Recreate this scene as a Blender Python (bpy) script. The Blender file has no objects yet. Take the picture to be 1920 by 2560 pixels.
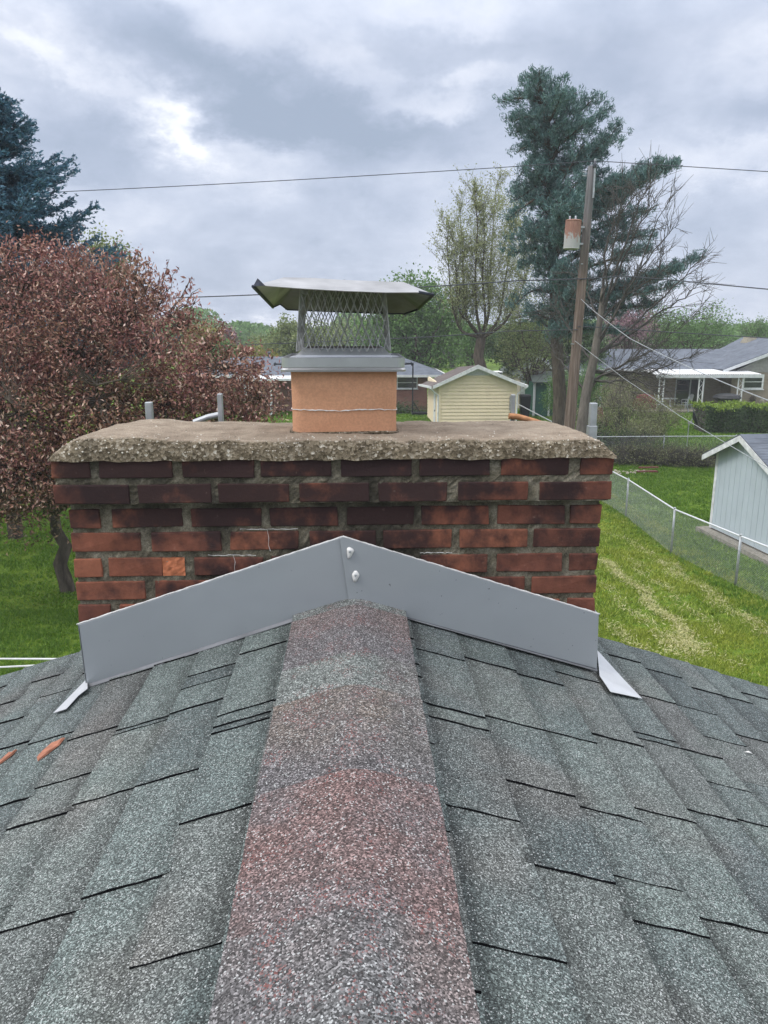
import bpy, math, random
import numpy as np
from mathutils import Vector, Matrix
random.seed(7); RNG = np.random.default_rng(7)
sc = bpy.context.scene
COL = sc.collection

# ------------------------------------------------------------------ camera, sky, sun, exposure
F = 1923.0
PITCH = math.radians(13.6)
YAW = math.atan(75 / F * math.cos(PITCH))
EYE = 6.0
cam_d = bpy.data.cameras.new('camera'); cam = bpy.data.objects.new('camera', cam_d); COL.objects.link(cam)
cam.location = (0, 0, EYE)
cam.rotation_euler = (math.radians(90) - PITCH, 0, -YAW)
cam_d.sensor_fit = 'VERTICAL'; cam_d.sensor_height = 36; cam_d.lens = 36 * F / 2560
cam_d.clip_start = 0.05; cam_d.clip_end = 3000
sc.camera = cam
sc.view_settings.view_transform = 'Standard'
try: sc.view_settings.look = 'None'
except Exception: pass
sc.view_settings.gamma = 1
sc.view_settings.use_curve_mapping = False
sc.view_settings.exposure = 0.40

def ray(px, py):
    x = (px - 960) / F; z = (1280 - py) / F
    fy = math.cos(PITCH) + z * math.sin(PITCH); fz = -math.sin(PITCH) + z * math.cos(PITCH)
    return (x * math.cos(YAW) + fy * math.sin(YAW), -x * math.sin(YAW) + fy * math.cos(YAW), fz)
def A(px, py, Y):
    r = ray(px, py); t = Y / r[1]
    return Vector((r[0] * t, Y, EYE + r[2] * t))
def G(px, py, z=0.0):
    r = ray(px, py); t = (z - EYE) / r[2]
    return Vector((r[0] * t, r[1] * t, z))

SUN_EL = math.radians(48); SUN_AZ = Vector((-0.85, -0.30, 0)).normalized()
world = bpy.data.worlds.new('World'); sc.world = world; world.use_nodes = True
def build_world():
    nt = world.node_tree; N = nt.nodes; L = nt.links; N.clear()
    out = N.new('ShaderNodeOutputWorld'); bg = N.new('ShaderNodeBackground'); bg.inputs['Strength'].default_value = 0.1
    L.new(bg.outputs[0], out.inputs[0])
    tc = N.new('ShaderNodeTexCoord')
    def vm(op, a, b=None, s=None):
        n = N.new('ShaderNodeVectorMath'); n.operation = op
        for i, v in enumerate((a, b)):
            if v is None: continue
            if isinstance(v, (tuple, Vector)): n.inputs[i].default_value = tuple(v)
            else: L.new(v, n.inputs[i])
        if s is not None:
            if isinstance(s, (int, float)): n.inputs['Scale'].default_value = s
            else: L.new(s, n.inputs['Scale'])
        return n.outputs['Value'] if op in ('DOT_PRODUCT', 'LENGTH') else n.outputs['Vector']
    def m(op, a, b=0.0, c=None, clamp=False):
        n = N.new('ShaderNodeMath'); n.operation = op; n.use_clamp = clamp
        for i, v in enumerate((a, b, c)):
            if v is None: continue
            if isinstance(v, (int, float)): n.inputs[i].default_value = v
            else: L.new(v, n.inputs[i])
        return n.outputs[0]
    d = vm('NORMALIZE', tc.outputs['Generated'])
    sep = N.new('ShaderNodeSeparateXYZ'); L.new(d, sep.inputs[0])
    zc = m('MAXIMUM', sep.outputs['Z'], 0.0)
    inv = m('DIVIDE', 1.0, m('ADD', zc, 0.45))
    q = vm('SCALE', d, None, inv)
    def noise(vec, scale, detail=6, rough=0.55, dist=0.0, off=(0, 0, 0)):
        mp = N.new('ShaderNodeMapping'); L.new(vec, mp.inputs['Vector']); mp.inputs['Location'].default_value = off
        n = N.new('ShaderNodeTexNoise'); L.new(mp.outputs[0], n.inputs['Vector'])
        n.inputs['Scale'].default_value = scale; n.inputs['Detail'].default_value = detail
        n.inputs['Roughness'].default_value = rough; n.inputs['Distortion'].default_value = dist
        return n
    warp = noise(q, 4.6, 9, 0.68)
    wv = vm('SCALE', vm('SUBTRACT', warp.outputs['Color'], (0.5, 0.5, 0.5)), None, 0.17)
    dw = vm('ADD', d, wv)
    base = noise(q, 3.4, 7, 0.58, 0.3, (3.1, 1.7, 0.3)).outputs['Fac']
    fine = noise(q, 9.5, 7, 0.6, 0.3, (0.4, 5.2, 2.0)).outputs['Fac']
    v = m('MULTIPLY_ADD', m('SUBTRACT', base, 0.5), 0.95, 0.56)
    v = m('ADD', v, m('MULTIPLY', m('SUBTRACT', fine, 0.5), 0.38))
    # cloud masses and breaks: (px, py, radius x, radius y in px, tilt deg, amount)
    feats = [(465, 375, 60, 55, -40, .50), (395, 310, 45, 30, 0, .22), (150, 150, 150, 30, -25, .22), (330, 215, 90, 28, -25, .16),
             (560, 60, 60, 160, 35, .16), (880, 170, 150, 45, -28, .26), (1150, 240, 170, 35, 8, .28), (1180, 60, 90, 40, 0, .16),
             (700, 400, 120, 40, 0, .26), (1850, 390, 150, 45, 0, .28), (1650, 330, 160, 50, 0, .14), (1000, 30, 90, 40, 0, .05),
             (520, 170, 330, 70, -30, -.34), (820, 300, 280, 90, -8, -.40), (260, 400, 150, 70, -15, -.30), (1060, 130, 150, 55, 0, -.25),
             (1540, 170, 190, 130, 0, -.26), (1830, 270, 120, 80, 0, -.22), (660, 700, 420, 60, 0, -.26), (560, 560, 200, 60, 0, -.14), (1700, 560, 300, 90, 0, -.10),
             (1000, 350, 170, 60, 0, -.2), (620, 835, 260, 26, 0, .34), (1180, 640, 200, 80, 0, .12), (60, 60, 110, 70, 0, .14), (1880, 170, 70, 40, 0, .2)]
    for (px, py, rx, ry, tl, amt) in feats:
        c = Vector(ray(px, py)).normalized()
        rt = (Vector(ray(px + 10, py)).normalized() - c).normalized(); up = (Vector(ray(px, py - 10)).normalized() - c).normalized()
        ct, st = math.cos(math.radians(tl)), math.sin(math.radians(tl))
        e1 = rt * ct + up * st; e2 = -rt * st + up * ct
        df = vm('SUBTRACT', dw, c)
        u = m('MULTIPLY', vm('DOT_PRODUCT', df, e1), F / rx); w = m('MULTIPLY', vm('DOT_PRODUCT', df, e2), F / ry)
        r2 = m('MULTIPLY_ADD', u, u, m('MULTIPLY', w, w))
        g = m('DIVIDE', amt, m('ADD', 1.0, m('MULTIPLY', r2, m('ADD', 0.5, m('MULTIPLY', r2, 0.6)))))
        v = m('ADD', v, g)
    ramp = N.new('ShaderNodeValToRGB'); L.new(v, ramp.inputs[0])
    els = ramp.color_ramp.elements
    def srgb(r, g, b): return tuple(((c / 255 + .055) / 1.055) ** 2.4 for c in (r, g, b)) + (1,)
    els[0].position = 0.0; els[0].color = srgb(150, 163, 183)
    els[1].position = 1.0; els[1].color = srgb(236, 239, 243)
    for p, cc in ((.28, srgb(165, 176, 196)), (.5, srgb(184, 193, 211)), (.72, srgb(206, 212, 226))):
        e = els.new(p); e.color = cc
    # overcast sky: brighter towards the zenith
    gz = N.new('ShaderNodeMapRange'); L.new(sep.outputs['Z'], gz.inputs['Value'])
    gz.inputs['From Min'].default_value = 0.3; gz.inputs['From Max'].default_value = 1.0
    gz.inputs['To Min'].default_value = 10.0; gz.inputs['To Max'].default_value = 30.0
    zf = N.new('ShaderNodeMapRange'); L.new(sep.outputs['Z'], zf.inputs['Value']); zf.inputs['From Min'].default_value = 0.32; zf.inputs['From Max'].default_value = 0.75
    wm = N.new('ShaderNodeMix'); wm.data_type = 'RGBA'; L.new(zf.outputs[0], wm.inputs[0]); L.new(ramp.outputs[0], wm.inputs[6]); wm.inputs[7].default_value = (.585, .595, .615, 1)
    cl = vm('SCALE', wm.outputs[2], None, gz.outputs[0])
    sky = N.new('ShaderNodeTexSky'); sky.sky_type = 'NISHITA'; sky.sun_disc = False
    sky.sun_elevation = SUN_EL; sky.sun_rotation = math.atan2(SUN_AZ.x, SUN_AZ.y)
    mix = N.new('ShaderNodeMix'); mix.data_type = 'RGBA'; mix.inputs[0].default_value = 0.04
    L.new(cl, mix.inputs[6]); L.new(sky.outputs[0], mix.inputs[7]); L.new(mix.outputs[2], bg.inputs['Color'])
build_world()
sun_d = bpy.data.lights.new('sun', 'SUN'); sun = bpy.data.objects.new('sun', sun_d); COL.objects.link(sun)
sun_d.energy = 1.2; sun_d.angle = math.radians(18); sun_d.color = (1.0, 0.96, 0.90)
to_sun = SUN_AZ * math.cos(SUN_EL) + Vector((0, 0, math.sin(SUN_EL)))
sun.rotation_euler = to_sun.to_track_quat('Z', 'Y').to_euler()
sun.location = (-20, -5, 30)

# ------------------------------------------------------------------ helpers
class MB:
    """collects faces and links them as one mesh object"""
    def __init__(s): s.v = []; s.f = []; s.m = []
    def face(s, pts, mi=0):
        n = len(s.v); s.v += [tuple(p) for p in pts]; s.f.append(tuple(range(n, n + len(pts)))); s.m.append(mi)
    def raw(s, vs, fs, mi=0):
        n = len(s.v); s.v += [tuple(p) for p in vs]; s.f += [tuple(i + n for i in f) for f in fs]; s.m += [mi] * len(fs)
    def box(s, x0, x1, y0, y1, z0, z1, mi=0):
        s.raw([(x0, y0, z0), (x1, y0, z0), (x1, y1, z0), (x0, y1, z0), (x0, y0, z1), (x1, y0, z1), (x1, y1, z1), (x0, y1, z1)],
              [(0, 3, 2, 1), (4, 5, 6, 7), (0, 1, 5, 4), (1, 2, 6, 5), (2, 3, 7, 6), (3, 0, 4, 7)], mi)
    def obox(s, c, ex, ey, ez, mi=0):
        c, ex, ey, ez = map(Vector, (c, ex, ey, ez)); V = []
        for k in (-1, 1):
            for (i, j) in ((-1, -1), (1, -1), (1, 1), (-1, 1)): V.append(c + ex * i + ey * j + ez * k)
        s.raw(V, [(0, 3, 2, 1), (4, 5, 6, 7), (0, 1, 5, 4), (1, 2, 6, 5), (2, 3, 7, 6), (3, 0, 4, 7)], mi)
    def beam(s, a, b, w, h, up=(0, 0, 1), mi=0):
        a, b = Vector(a), Vector(b); d = (b - a); u = Vector(up)
        x = d.cross(u); x = x.normalized() if x.length > 1e-6 else Vector((1, 0, 0)); u = x.cross(d).normalized()
        s.obox((a + b) / 2, x * w / 2, d / 2, u * h / 2, mi)
    def slab(s, pts, n, mi=0):
        """polygon with thickness: pts and pts + n"""
        n = Vector(n); k = len(pts); P = [Vector(p) for p in pts]; Q = [p + n for p in P]
        s.raw(P + Q, [tuple(range(k))[::-1], tuple(range(k, 2 * k))] + [(i, (i + 1) % k, k + (i + 1) % k, k + i) for i in range(k)], mi)
    def tube(s, pts, r, n=8, mi=0, cap=True):
        P = [Vector(p) for p in pts]; R = r if isinstance(r, (list, tuple)) else [r] * len(P); base = len(s.v); prev = None
        for i, p in enumerate(P):
            t = (P[min(i + 1, len(P) - 1)] - P[max(i - 1, 0)])
            t = t.normalized() if t.length > 1e-9 else Vector((0, 0, 1))
            if prev is None:
                a = t.cross(Vector((0, 0, 1)));
                if a.length < 1e-3: a = t.cross(Vector((1, 0, 0)))
                a.normalize()
            else:
                a = (prev - t * prev.dot(t)).normalized()
            prev = a; b = t.cross(a)
            for k in range(n):
                th = 2 * math.pi * k / n + math.pi / n
                s.v.append(tuple(p + (a * math.cos(th) + b * math.sin(th)) * R[i]))
        for i in range(len(P) - 1):
            for k in range(n):
                q = base + i * n + k; w = base + i * n + (k + 1) % n
                s.f.append((q, w, w + n, q + n)); s.m.append(mi)
        if cap:
            s.f.append(tuple(base + k for k in range(n))[::-1]); s.m.append(mi)
            e = base + (len(P) - 1) * n; s.f.append(tuple(e + k for k in range(n))); s.m.append(mi)
    def lathe(s, c, prof, n=16, axis='Z', mi=0):
        c = Vector(c); base = len(s.v)
        for (r, h) in prof:
            for k in range(n):
                th = 2 * math.pi * k / n; a, b = r * math.cos(th), r * math.sin(th)
                s.v.append(tuple(c + (Vector((a, b, h)) if axis == 'Z' else Vector((a, h, b)) if axis == 'Y' else Vector((h, a, b)))))
        for i in range(len(prof) - 1):
            for k in range(n):
                q = base + i * n + k; w = base + i * n + (k + 1) % n; s.f.append((q, w, w + n, q + n)); s.m.append(mi)
        s.f.append(tuple(base + k for k in range(n))[::-1]); s.m.append(mi)
        e = base + (len(prof) - 1) * n; s.f.append(tuple(e + k for k in range(n))); s.m.append(mi)
    def build(s, name, mats, parent=None, smooth=False, bevel=0, **kw):
        me = bpy.data.meshes.new(name); me.from_pydata(s.v, [], s.f)
        mats = mats if isinstance(mats, (list, tuple)) else [mats]
        for mt in mats: me.materials.append(mt)
        if len(mats) > 1: me.polygons.foreach_set('material_index', s.m)
        if smooth: me.polygons.foreach_set('use_smooth', [True] * len(me.polygons))
        me.update()
        return link(name, me, parent, bevel, **kw)

def link(name, me, parent=None, bevel=0, **kw):
    o = bpy.data.objects.new(name, me); COL.objects.link(o)
    if parent is not None:
        o.parent = parent
        if any(parent.location):
            o.matrix_parent_inverse = Matrix.Translation(-parent.location)
    if bevel:
        b = o.modifiers.new('bevel', 'BEVEL'); b.width = bevel; b.segments = 2; b.limit_method = 'ANGLE'
    tag(o, **kw); return o
def tag(o, label=None, category=None, group=None, kind=None):
    for k, val in (('label', label), ('category', category), ('group', group), ('kind', kind)):
        if val: o[k] = val
    return o
def thing(name, loc, label, category, group=None):
    o = bpy.data.objects.new(name, None); COL.objects.link(o); o.location = loc; o.empty_display_size = .2
    return tag(o, label, category, group)
def np_mesh(name, V, Fq, mat, parent=None, smooth=False, **kw):
    """V (n,3), Fq (m,k) faces of one size"""
    V = np.asarray(V, np.float32); Fq = np.asarray(Fq, np.int32); k = Fq.shape[1]
    me = bpy.data.meshes.new(name); me.vertices.add(len(V)); me.vertices.foreach_set('co', V.ravel())
    me.loops.add(Fq.size); me.loops.foreach_set('vertex_index', Fq.ravel())
    me.polygons.add(len(Fq)); me.polygons.foreach_set('loop_start', np.arange(0, Fq.size, k, dtype=np.int32))
    try: me.polygons.foreach_set('loop_total', np.full(len(Fq), k, np.int32))
    except Exception: pass
    me.materials.append(mat)
    if smooth: me.polygons.foreach_set('use_smooth', np.ones(len(Fq), bool))
    me.update(calc_edges=True)
    return link(name, me, parent, **kw)

# ------------------------------------------------------------------ materials
class NT:
    def __init__(s, name):
        s.mat = bpy.data.materials.new(name); s.mat.use_nodes = True; s.nt = s.mat.node_tree
        s.N = s.nt.nodes; s.L = s.nt.links; s.bsdf = s.N['Principled BSDF']
        s.bsdf.inputs['Specular IOR Level'].default_value = 0.3
        s.geo = s.N.new('ShaderNodeNewGeometry'); s.pos = s.geo.outputs['Position']; s.island = s.geo.outputs['Random Per Island']
    def noise(s, scale, detail=4, rough=.55, vec=None, mul=None, dist=0):
        n = s.N.new('ShaderNodeTexNoise'); n.inputs['Scale'].default_value = scale; n.inputs['Detail'].default_value = detail
        n.inputs['Roughness'].default_value = rough; n.inputs['Distortion'].default_value = dist
        v = vec or s.pos
        if mul:
            mp = s.N.new('ShaderNodeMapping'); mp.inputs['Scale'].default_value = mul; s.L.new(v, mp.inputs['Vector']); v = mp.outputs[0]
        s.L.new(v, n.inputs['Vector']); return n.outputs['Fac']
    def voro(s, scale, out='Color', feature='F1'):
        n = s.N.new('ShaderNodeTexVoronoi'); n.feature = feature; n.inputs['Scale'].default_value = scale; s.L.new(s.pos, n.inputs['Vector'])
        return n.outputs[out]
    def ramp(s, fac, stops, interp='LINEAR'):
        r = s.N.new('ShaderNodeValToRGB'); r.color_ramp.interpolation = interp; s.L.new(fac, r.inputs[0]); e = r.color_ramp.elements
        e[0].position, e[0].color = stops[0][0], col(stops[0][1]); e[1].position, e[1].color = stops[-1][0], col(stops[-1][1])
        for p, c in stops[1:-1]: x = e.new(p); x.color = col(c)
        return r.outputs[0]
    def mix(s, fac, a, b, mode='MIX'):
        n = s.N.new('ShaderNodeMix'); n.data_type = 'RGBA'; n.blend_type = mode
        for i, v in ((0, fac), (6, a), (7, b)):
            if isinstance(v, (int, float)) and i == 0: n.inputs[0].default_value = v
            elif isinstance(v, (int, float, tuple)): n.inputs[i].default_value = col(v)
            else: s.L.new(v, n.inputs[i])
        return n.outputs[2]
    def math(s, op, a, b=0.0, clamp=False):
        n = s.N.new('ShaderNodeMath'); n.operation = op; n.use_clamp = clamp
        for i, v in enumerate((a, b)):
            if isinstance(v, (int, float)): n.inputs[i].default_value = v
            else: s.L.new(v, n.inputs[i])
        return n.outputs[0]
    def rng(s, v, a, b, c=0.0, d=1.0, smooth=False):
        n = s.N.new('ShaderNodeMapRange'); s.L.new(v, n.inputs[0])
        if smooth: n.interpolation_type = 'SMOOTHSTEP'
        for i, x in enumerate((a, b, c, d)): n.inputs[i + 1].default_value = x
        return n.outputs[0]
    def xyz(s, vec=None):
        n = s.N.new('ShaderNodeSeparateXYZ'); s.L.new(vec or s.pos, n.inputs[0]); return n.outputs
    def bump(s, h, strength=.3, dist=.01):
        b = s.N.new('ShaderNodeBump'); b.inputs['Strength'].default_value = strength; b.inputs['Distance'].default_value = dist
        s.L.new(h, b.inputs['Height']); s.L.new(b.outputs[0], s.bsdf.inputs['Normal'])
    def done(s, color, rough=.8, metal=0.0, spec=None):
        if isinstance(color, (tuple, int, float)): s.bsdf.inputs['Base Color'].default_value = col(color)
        else: s.L.new(color, s.bsdf.inputs['Base Color'])
        if isinstance(rough, (int, float)): s.bsdf.inputs['Roughness'].default_value = rough
        else: s.L.new(rough, s.bsdf.inputs['Roughness'])
        s.bsdf.inputs['Metallic'].default_value = metal
        if spec is not None: s.bsdf.inputs['Specular IOR Level'].default_value = spec
        return s.mat
def col(c):
    if isinstance(c, (int, float)): return (c, c, c, 1)
    return tuple(c) if len(c) == 4 else tuple(c) + (1,)
def plain(name, c, rough=.6, metal=0, var=.18, scale=6., spec=.3):
    n = NT(name); k = n.noise(scale, 5)
    d = tuple(x * (1 - var) for x in c); l = tuple(min(1, x * (1 + var)) for x in c)
    return n.done(n.ramp(k, [(.3, d), (.7, l)]), rough, metal, spec)
M = {}
M['white_paint'] = plain('white_paint', (.72, .73, .74), .5)
M['white_trim'] = plain('white_trim', (.62, .64, .66), .5, var=.12)
M['black'] = plain('black_plastic', (.02, .022, .025), .5)
M['grey_metal'] = plain('galvanised', (.42, .44, .46), .45, .5, .25, 14)
M['dark_metal'] = plain('dark_metal', (.10, .105, .12), .45, .7, .3, 20)
M['asphalt_edge'] = plain('asphalt_edge', (.010, .010, .012), .9, spec=.1)
M['concrete'] = plain('concrete', (.27, .245, .205), .9, var=.35, scale=9)
M['glass'] = plain('window_glass', (.03, .035, .045), .08, var=.5, scale=1.5, spec=.8)
M['trunk'] = None

def m_bark(name, a, b):
    n = NT(name); k = n.noise(9, 6, .65, mul=(1, 1, .25)); n.bump(k, .8, .03)
    return n.done(n.ramp(k, [(.3, a), (.7, b)]), .95, 0, .1)
M['bark'] = m_bark('bark', (.045, .037, .03), (.15, .125, .10))
M['bark_grey'] = m_bark('bark_grey', (.09, .08, .07), (.22, .195, .17))
M['twig'] = m_bark('twig_bark', (.065, .060, .055), (.13, .12, .11))

def m_leaf(name, stops, trans=.25, patch=None, rough=.55):
    n = NT(name); c = n.ramp(n.island, stops)
    if patch:
        k = n.noise(patch[0], 3, .6); c = n.mix(n.rng(k, .38, .62, 0, patch[2], True), c, n.ramp(n.island, patch[1]))
    n.L.new(c, n.bsdf.inputs['Base Color']); n.bsdf.inputs['Roughness'].default_value = rough
    tr = n.N.new('ShaderNodeBsdfTranslucent'); n.L.new(c, tr.inputs['Color'])
    mx = n.N.new('ShaderNodeMixShader'); mx.inputs[0].default_value = trans
    n.L.new(n.bsdf.outputs[0], mx.inputs[1]); n.L.new(tr.outputs[0], mx.inputs[2])
    n.L.new(mx.outputs[0], n.N['Material Output'].inputs['Surface']); return n.mat
M['leaf_purple'] = m_leaf('crabapple_leaf', [(0, (0.140, 0.059, 0.065)), (.35, (0.272, 0.111, 0.106)), (.6, (0.379, 0.165, 0.147)), (.85, (0.527, 0.280, 0.229)), (1, (0.900, 0.678, 0.590))],
                          .22, (.75, [(0, (0.132, 0.104, 0.047)), (.6, (0.281, 0.170, 0.088)), (1, (0.593, 0.427, 0.280))], .5))
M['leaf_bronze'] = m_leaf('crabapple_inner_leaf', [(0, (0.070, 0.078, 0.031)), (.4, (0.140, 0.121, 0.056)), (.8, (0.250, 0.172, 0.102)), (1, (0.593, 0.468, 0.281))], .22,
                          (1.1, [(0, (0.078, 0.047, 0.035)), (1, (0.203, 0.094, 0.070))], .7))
M['needle_spruce'] = m_leaf('spruce_needles', [(0, (0.045, 0.116, 0.182)), (.6, (0.081, 0.196, 0.279)), (1, (0.149, 0.303, 0.386))], .1)  # extra blue in the needle colour paints in the lens flare
M['needle_pine'] = m_leaf('pine_needles', [(0, (.062, .128, .132)), (.6, (.115, .215, .205)), (1, (.205, .325, .295))], .12)  # lightened towards blue, so the colour carries the lens flare wash
M['leaf_green'] = m_leaf('maple_leaf', [(0, (0.070, 0.143, 0.042)), (.6, (0.130, 0.253, 0.074)), (1, (0.210, 0.363, 0.116))], .35, (.35, [(0, (0.100, 0.198, 0.042)), (1, (0.250, 0.396, 0.126))], .6))
M['leaf_lime'] = m_leaf('young_leaf', [(0, (.15, .20, .07)), (.6, (.23, .28, .10)), (1, (.34, .38, .17))], .3)
M['leaf_yellow'] = m_leaf('yellow_leaf', [(0, (.18, .17, .03)), (1, (.36, .32, .07))], .3)
M['leaf_dark'] = m_leaf('dark_leaf', [(0, (.040, .075, .030)), (.7, (.08, .14, .05)), (1, (.14, .21, .08))], .2)
M['leaf_olive'] = m_leaf('olive_bud', [(0, (.15, .16, .07)), (1, (.30, .32, .16))], .2)
M['leaf_bud'] = m_leaf('pale_bud_leaf', [(0, (.24, .27, .11)), (1, (.44, .47, .24))], .35)
M['leaf_pink'] = m_leaf('redbud_blossom', [(0, (.22, .12, .14)), (1, (.42, .27, .30))], .2)
M['leaf_hedge_top'] = m_leaf('hedge_new_leaf', [(0, (0.115, 0.196, 0.023)), (1, (0.299, 0.414, 0.057))], .3)
M['grass_blade'] = m_leaf('grass_blade', [(0, (0.129, 0.209, 0.020)), (.5, (0.221, 0.316, 0.037)), (.85, (0.321, 0.418, 0.059)), (1, (0.488, 0.504, 0.132))], .3,
                          (.55, [(0, (0.199, 0.260, 0.026)), (1, (0.442, 0.476, 0.079))], .7))
M['grass_blade_dark'] = m_leaf('grass_blade_dark', [(0, (0.070, 0.156, 0.015)), (.6, (0.133, 0.258, 0.026)), (1, (0.234, 0.360, 0.046))], .3)
M['straw'] = m_leaf('dry_clippings', [(0, (.50, .48, .18)), (1, (.80, .76, .46))], .2)

def m_granule(name, cap=False):
    n = NT(name)
    if cap:
        at = n.N.new('ShaderNodeVertexColor'); at.layer_name = 'tint'; base = at.outputs['Color']
        k = n.noise(7, 4, .6); base = n.mix(n.rng(k, .42, .62, 0, .55, True), base, (.115, .112, .118))
    else:
        oi = n.N.new('ShaderNodeObjectInfo').outputs['Random']
        t = n.ramp(oi, [(0, (.070, .086, .088)), (.3, (.112, .138, .134)), (.5, (.088, .105, .107)), (.75, (.132, .160, .152)), (1, (.104, .108, .106))])
        k = n.noise(2.6, 3, .5)
        t2 = n.mix(n.rng(k, .52, .70, 0, .38, True), t, (.140, .118, .108))
        k2 = n.noise(3.4, 3, .5, mul=(1, 1.3, 1))
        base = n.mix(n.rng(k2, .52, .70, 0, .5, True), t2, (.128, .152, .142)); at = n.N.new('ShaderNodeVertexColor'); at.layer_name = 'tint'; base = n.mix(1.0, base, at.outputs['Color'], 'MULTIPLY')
    k3 = n.noise(24, 4, .6); base = n.mix(1.0, base, n.ramp(k3, [(.3, .80), (.7, 1.18)]), 'MULTIPLY')
    sp = n.N.new('ShaderNodeSeparateColor'); n.L.new(n.voro(400 if cap else 500), sp.inputs[0])
    g = n.ramp(sp.outputs[0], [(0, .24), (.35, .55), (.62, .97), (.82, 1.45), (1, 2.7)] if cap else [(0, .24), (.35, .54), (.62, .98), (.82, 1.45), (1, 2.8)])
    c = n.mix(1.0, base, g, 'MULTIPLY')
    if cap:
        red = n.math('MULTIPLY', n.math('GREATER_THAN', sp.outputs[1], .80), n.rng(n.noise(14, 4, .65), .50, .62)); c = n.mix(n.math('MULTIPLY', red, .65), c, (.24, .085, .075))
    c = n.mix(n.math('MULTIPLY', n.math('GREATER_THAN', sp.outputs[2], .955), .55), c, (.62, .64, .64))
    n.bump(n.voro(560, 'Distance'), .5, .0015)
    return n.done(c, .75, 0, .35)
M['shingle'] = m_granule('shingle_granules'); M['cap'] = m_granule('ridge_cap_granules', True)

def m_brick():
    n = NT('brick_clay'); oi = n.N.new('ShaderNodeObjectInfo').outputs['Random']; x = n.xyz()
    base = n.ramp(oi, [(0, (.235, .085, .052)), (.5, (.160, .062, .044)), (1, (.30, .112, .066))])
    k = n.noise(30, 6, .65); base = n.mix(1.0, base, n.ramp(k, [(.3, .78), (.7, 1.22)]), 'MULTIPLY')
    # soot: blotchy, heavier near the top and middle of the stack
    s1 = n.noise(6.5, 5, .62, mul=(1, 1, .8)); s2 = n.noise(22, 4, .6)
    edge = n.rng(n.math('ABSOLUTE', n.math('ADD', x[0], .08)), .25, .80, .15, -.03)
    top = n.rng(x[2], 5.2, 5.62, -.05, .16)
    s1 = n.math('ADD', s1, n.math('MULTIPLY', n.math('SUBTRACT', n.noise(13, 5, .6), .5), .45)); s = n.math('ADD', n.math('ADD', s1, n.math('MULTIPLY', n.math('SUBTRACT', s2, .5), .30)), n.math('ADD', edge, top))
    c = n.mix(n.rng(s, .42, .76, 0, .93, True), base, (.028, .019, .021))
    dust = n.noise(60, 4, .6); c = n.mix(n.rng(dust, .66, .78, 0, .3), c, (.34, .24, .20))
    n.bump(n.noise(140, 5, .6), .45, .003); return n.done(c, .88, 0, .25)
M['brick'] = m_brick()
M['chip'] = plain('brick_chip_clay', (.36, .155, .10), .9, var=.3, scale=50)
M['brick_spall'] = plain('broken_brick', (.46, .16, .08), .95, var=.3, scale=60)
def m_mortar():
    n = NT('mortar'); k = n.noise(18, 5, .65); g = n.noise(260, 3, .6)
    c = n.ramp(k, [(.3, (.075, .066, .050)), (.5, (.155, .136, .10)), (.72, (.29, .26, .205))])
    c = n.mix(1.0, c, n.ramp(g, [(.3, .65), (.7, 1.35)]), 'MULTIPLY'); x = n.xyz(); sm_ = n.math('ADD', n.noise(6.5, 5, .62, mul=(1, 1, .8)), n.rng(n.math('ABSOLUTE', n.math('ADD', x[0], .08)), .25, .80, .12, -.10)); c = n.mix(n.rng(sm_, .50, .72, 0, .80, True), c, (.035, .032, .027))
    n.bump(g, .8, .004); return n.done(c, .95, 0, .15)
M['mortar'] = m_mortar()
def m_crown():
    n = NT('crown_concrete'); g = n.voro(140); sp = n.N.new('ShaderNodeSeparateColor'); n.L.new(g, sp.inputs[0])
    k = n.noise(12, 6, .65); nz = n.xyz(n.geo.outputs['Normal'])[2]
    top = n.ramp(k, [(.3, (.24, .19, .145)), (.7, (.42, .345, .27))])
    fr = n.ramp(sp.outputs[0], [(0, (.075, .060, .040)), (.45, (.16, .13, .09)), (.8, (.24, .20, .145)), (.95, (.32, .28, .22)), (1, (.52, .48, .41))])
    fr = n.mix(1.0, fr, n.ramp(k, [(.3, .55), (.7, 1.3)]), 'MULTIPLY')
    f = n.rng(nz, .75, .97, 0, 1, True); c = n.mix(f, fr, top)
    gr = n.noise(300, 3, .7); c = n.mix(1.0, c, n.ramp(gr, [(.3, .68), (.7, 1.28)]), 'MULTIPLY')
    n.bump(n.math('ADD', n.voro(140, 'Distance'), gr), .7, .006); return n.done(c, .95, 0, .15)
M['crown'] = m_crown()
def m_pebble():
    n = NT('crown_pebbles'); return n.done(n.ramp(n.island, [(0, (.20, .16, .12)), (.6, (.40, .35, .29)), (1, (.72, .68, .60))]), .8)
M['pebble'] = m_pebble()
def m_terracotta():
    n = NT('flue_terracotta'); k = n.noise(5, 5, .6, mul=(1, 1, 2)); g = n.noise(160, 3, .6)
    c = n.ramp(k, [(.3, (.50, .255, .15)), (.7, (.60, .32, .195))]); c = n.mix(1.0, c, n.ramp(g, [(.35, .9), (.65, 1.08)]), 'MULTIPLY')
    z = n.xyz()[2]; st = n.noise(9, 5, .7, mul=(1, 1, .3))
    c = n.mix(n.rng(n.math('ADD', z, n.math('MULTIPLY', st, .06)), 5.885, 5.915, 0, .35, True), c, (.30, .13, .07))
    n.bump(g, .2, .002); return n.done(c, .8, 0, .25)
M['terracotta'] = m_terracotta()
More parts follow.
